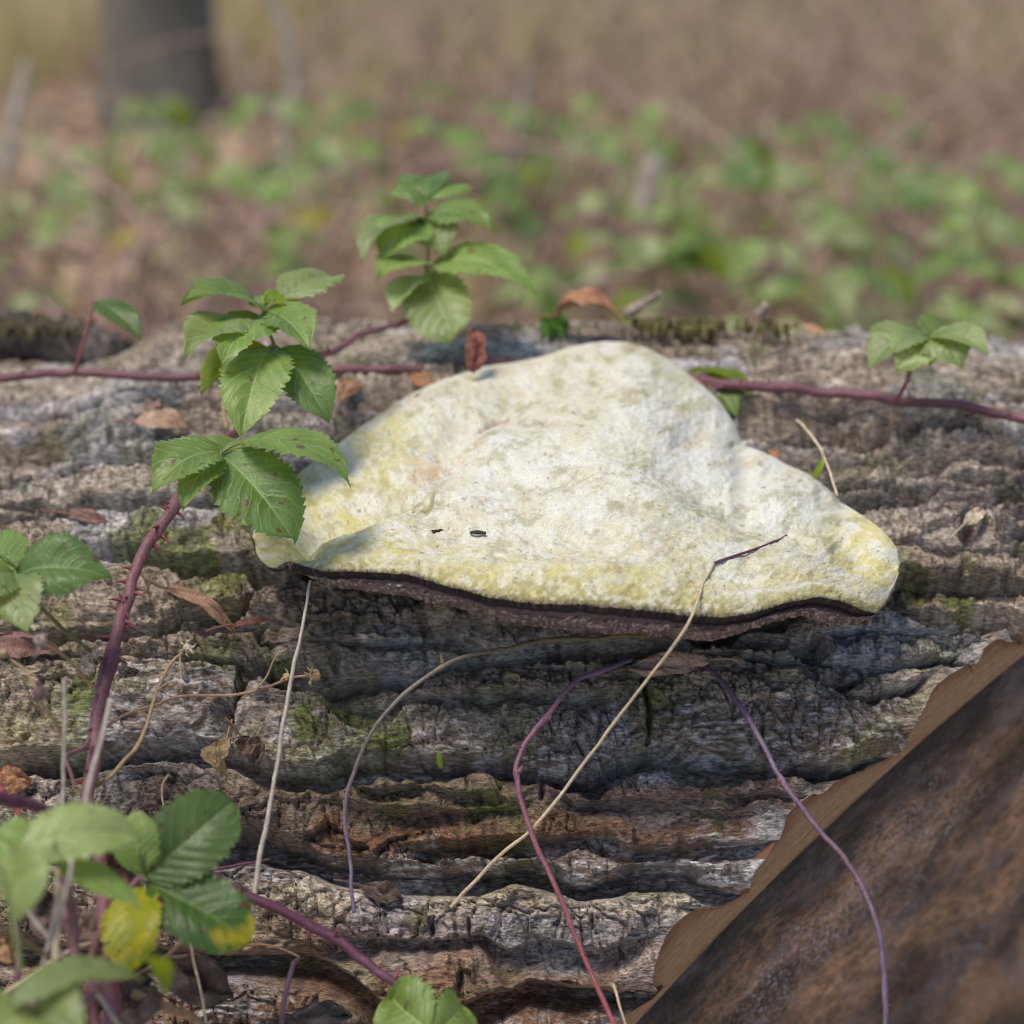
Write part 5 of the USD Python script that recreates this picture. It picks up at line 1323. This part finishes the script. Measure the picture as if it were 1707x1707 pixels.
UsdGeom.Scope.Define(stage, '/World/Looks')
kinds = {}
spec = [('mid', ['leaf_silver', 'leaf_deep', 'leaf_pale', 'leaf_mid'], 3, .11), ('pale', ['leaf_silver', 'leaf_pale', 'leaf_mid'], 4, .12), ('lime', ['leaf_lime', 'leaf_silver', 'leaf_deep'], 3, .11), ('deep', ['leaf_deep', 'leaf_mid', 'leaf_mid'], 4, .11), ('yellow', ['leaf_yellow'], 1, .03), ('airy', ['leaf_pale', 'leaf_mid', 'leaf_lime'], 3, .07)]
SPR = [  # px, py of the leaf mass, distance, kind, size, label
    (195, 250, 4.3, 'lime', 1.0, 'yellow-green bramble sprig below and left of the tree trunk'), (190, 320, 3.9, 'pale', 1.25, 'full pale green bramble sprig left of the tree foot'), (30, 300, 3.9, 'pale', .9, 'pale bramble sprig at the far left edge by the pale stick'),
    (15, 360, 3.6, 'mid', .7, 'small bramble sprig low at the far left edge'), (285, 240, 4.6, 'airy', .8, 'thin bramble sprig right under the tree trunk'), (330, 250, 4.4, 'mid', .7, 'small green bramble sprig right of the tree foot'), (345, 340, 3.6, 'deep', 1.0, 'dark bramble sprig below the tree foot'),
    (400, 355, 3.6, 'mid', .9, 'bramble sprig above the toothed leaf cluster'), (445, 245, 3.8, 'pale', 1.0, 'pale bramble sprig under the pinkish sapling'), (505, 195, 4.4, 'mid', .55, 'lone green leaves halfway up the sapling'), (565, 255, 4.2, 'airy', .9, 'sparse bramble sprig right of the sapling'),
    (70, 410, 3.4, 'mid', .7, 'small bramble sprig low left above the broken branch'), (248, 392, 3.5, 'yellow', .6, 'single yellow leaf between the tree foot and the log'), (568, 355, 3.5, 'yellow', .75, 'single yellow leaf left of the tall leafy cane'), (560, 470, 2.8, 'mid', .75, 'bramble sprig just behind the toothed leaf cluster'),
    (700, 215, 4.6, 'yellow', .6, 'single yellow leaf above the tall leafy cane'), (785, 225, 4.2, 'deep', 1.0, 'dark green bramble sprig right of the tall cane top'), (690, 280, 3.4, 'deep', 1.1, 'deep green bramble sprig behind the tall cane top'), (880, 310, 3.8, 'mid', 1.1, 'green bramble sprig above the fungus left shoulder'),
    (850, 270, 4.0, 'lime', .8, 'yellow-green bramble sprig above the fungus left shoulder'), (925, 345, 3.5, 'mid', 1.0, 'low bramble sprig left of the fungus peak'), (925, 235, 4.5, 'airy', .6, 'tiny pale bramble sprig high behind the fungus'), (1010, 320, 3.6, 'lime', .8, 'small yellow-green sprig straight above the fungus peak'),
    (1005, 370, 3.4, 'mid', .6, 'small dark sprig low above the fungus peak'), (1035, 232, 4.5, 'airy', .8, 'faint pale sprig high above the fungus peak'), (1110, 390, 3.1, 'lime', 1.1, 'bright yellow-green bramble sprig right of the short pale stick'), (1140, 255, 4.1, 'pale', 1.2, 'pale bramble sprig high right of the fungus peak'),
    (1125, 330, 3.6, 'lime', 1.1, 'yellow-green bramble sprig behind the short pale stick'), (1240, 275, 4.2, 'mid', .9, 'bramble sprig left in the high right group'), (1300, 285, 4.1, 'lime', 1.0, 'yellow-green bramble sprig in the high right group'), (1350, 255, 4.3, 'pale', .9, 'pale bramble sprig in the high right group'),
    (1425, 222, 4.6, 'mid', .9, 'topmost dark green bramble sprig at right'), (1458, 280, 4.2, 'lime', .8, 'yellow-tipped bramble sprig below the topmost right one'), (1490, 330, 3.9, 'deep', 1.2, 'dark green bramble sprig at right centre'), (1275, 370, 3.5, 'pale', 1.3, 'large pale bramble sprig in the right middle'),
    (1350, 365, 3.5, 'lime', 1.1, 'yellow-green bramble sprig in the right middle'), (1560, 370, 3.7, 'mid', 1.3, 'broad green bramble sprig towards the right edge'), (1460, 400, 3.3, 'mid', 1.1, 'green bramble sprig low in the right middle'), (1390, 440, 3.0, 'lime', 1.1, 'yellow-green bramble sprig close behind the crest at right'),
    (1255, 450, 3.0, 'mid', 1.1, 'green bramble sprig close behind the crest, right of the fungus peak'), (1290, 500, 2.7, 'pale', .9, 'pale bramble sprig just over the crest at right'), (1400, 505, 2.7, 'mid', .9, 'green bramble sprig just over the crest left of the leafy shoot'), (1560, 440, 3.1, 'mid', .9, 'small green bramble sprig above the leafy shoot on the crest'),
    (1640, 455, 3.0, 'pale', 1.0, 'pale bramble sprig near the right edge'), (1670, 520, 2.6, 'deep', .9, 'dark bramble sprig low at the right edge'), (1690, 400, 3.3, 'airy', .9, 'thin bramble sprig at the right edge'), (1520, 490, 2.7, 'mid', .8, 'green bramble sprig just over the crest above the orange blade'),
    (980, 480, 2.6, 'mid', .6, 'small bramble sprig just over the crest by the curled leaf'), (850, 500, 2.6, 'airy', .6, 'faint sprig just over the crest left of the curled leaf'), (1180, 420, 3.1, 'airy', .8, 'thin sprig between the fungus peak and the right group')]
GROUPS = {}
for i, (px, py, t, kind, s_, lab) in enumerate(SPR):
    fresh = kind not in kinds
    if fresh:
        k = [q_[0] for q_ in spec].index(kind)
        kinds[kind] = sprig(kind, spec[k][1], spec[k][2], spec[k][3], 70 + k, '')
    c = PT([(px, py, t)])[0]
    o_ = UsdGeom.Xform.Define(stage, kinds[kind] if fresh else path_for('bramble_sprig'))
    gz = float(ground_z(np.array(c[0]), np.array(c[1])))
    k_ = s_ * (1.25 if px < 1100 else 1.12)
    o_.AddTranslateOp().Set(Gf.Vec3d(c[0], c[1], max(c[2] - .21 * k_, gz - .05)))
    o_.AddRotateZOp().Set(float((i * 67) % 50 - 25)); o_.AddScaleOp().Set(Gf.Vec3f(k_, k_, k_))
    if not fresh:
        o_.GetPrim().GetReferences().AddInternalReference(Sdf.Path(kinds[kind]))
        o_.GetPrim().SetInstanceable(True)
    tag(o_.GetPrim(), lab, 'bramble', 'leafy bramble sprigs behind the log')
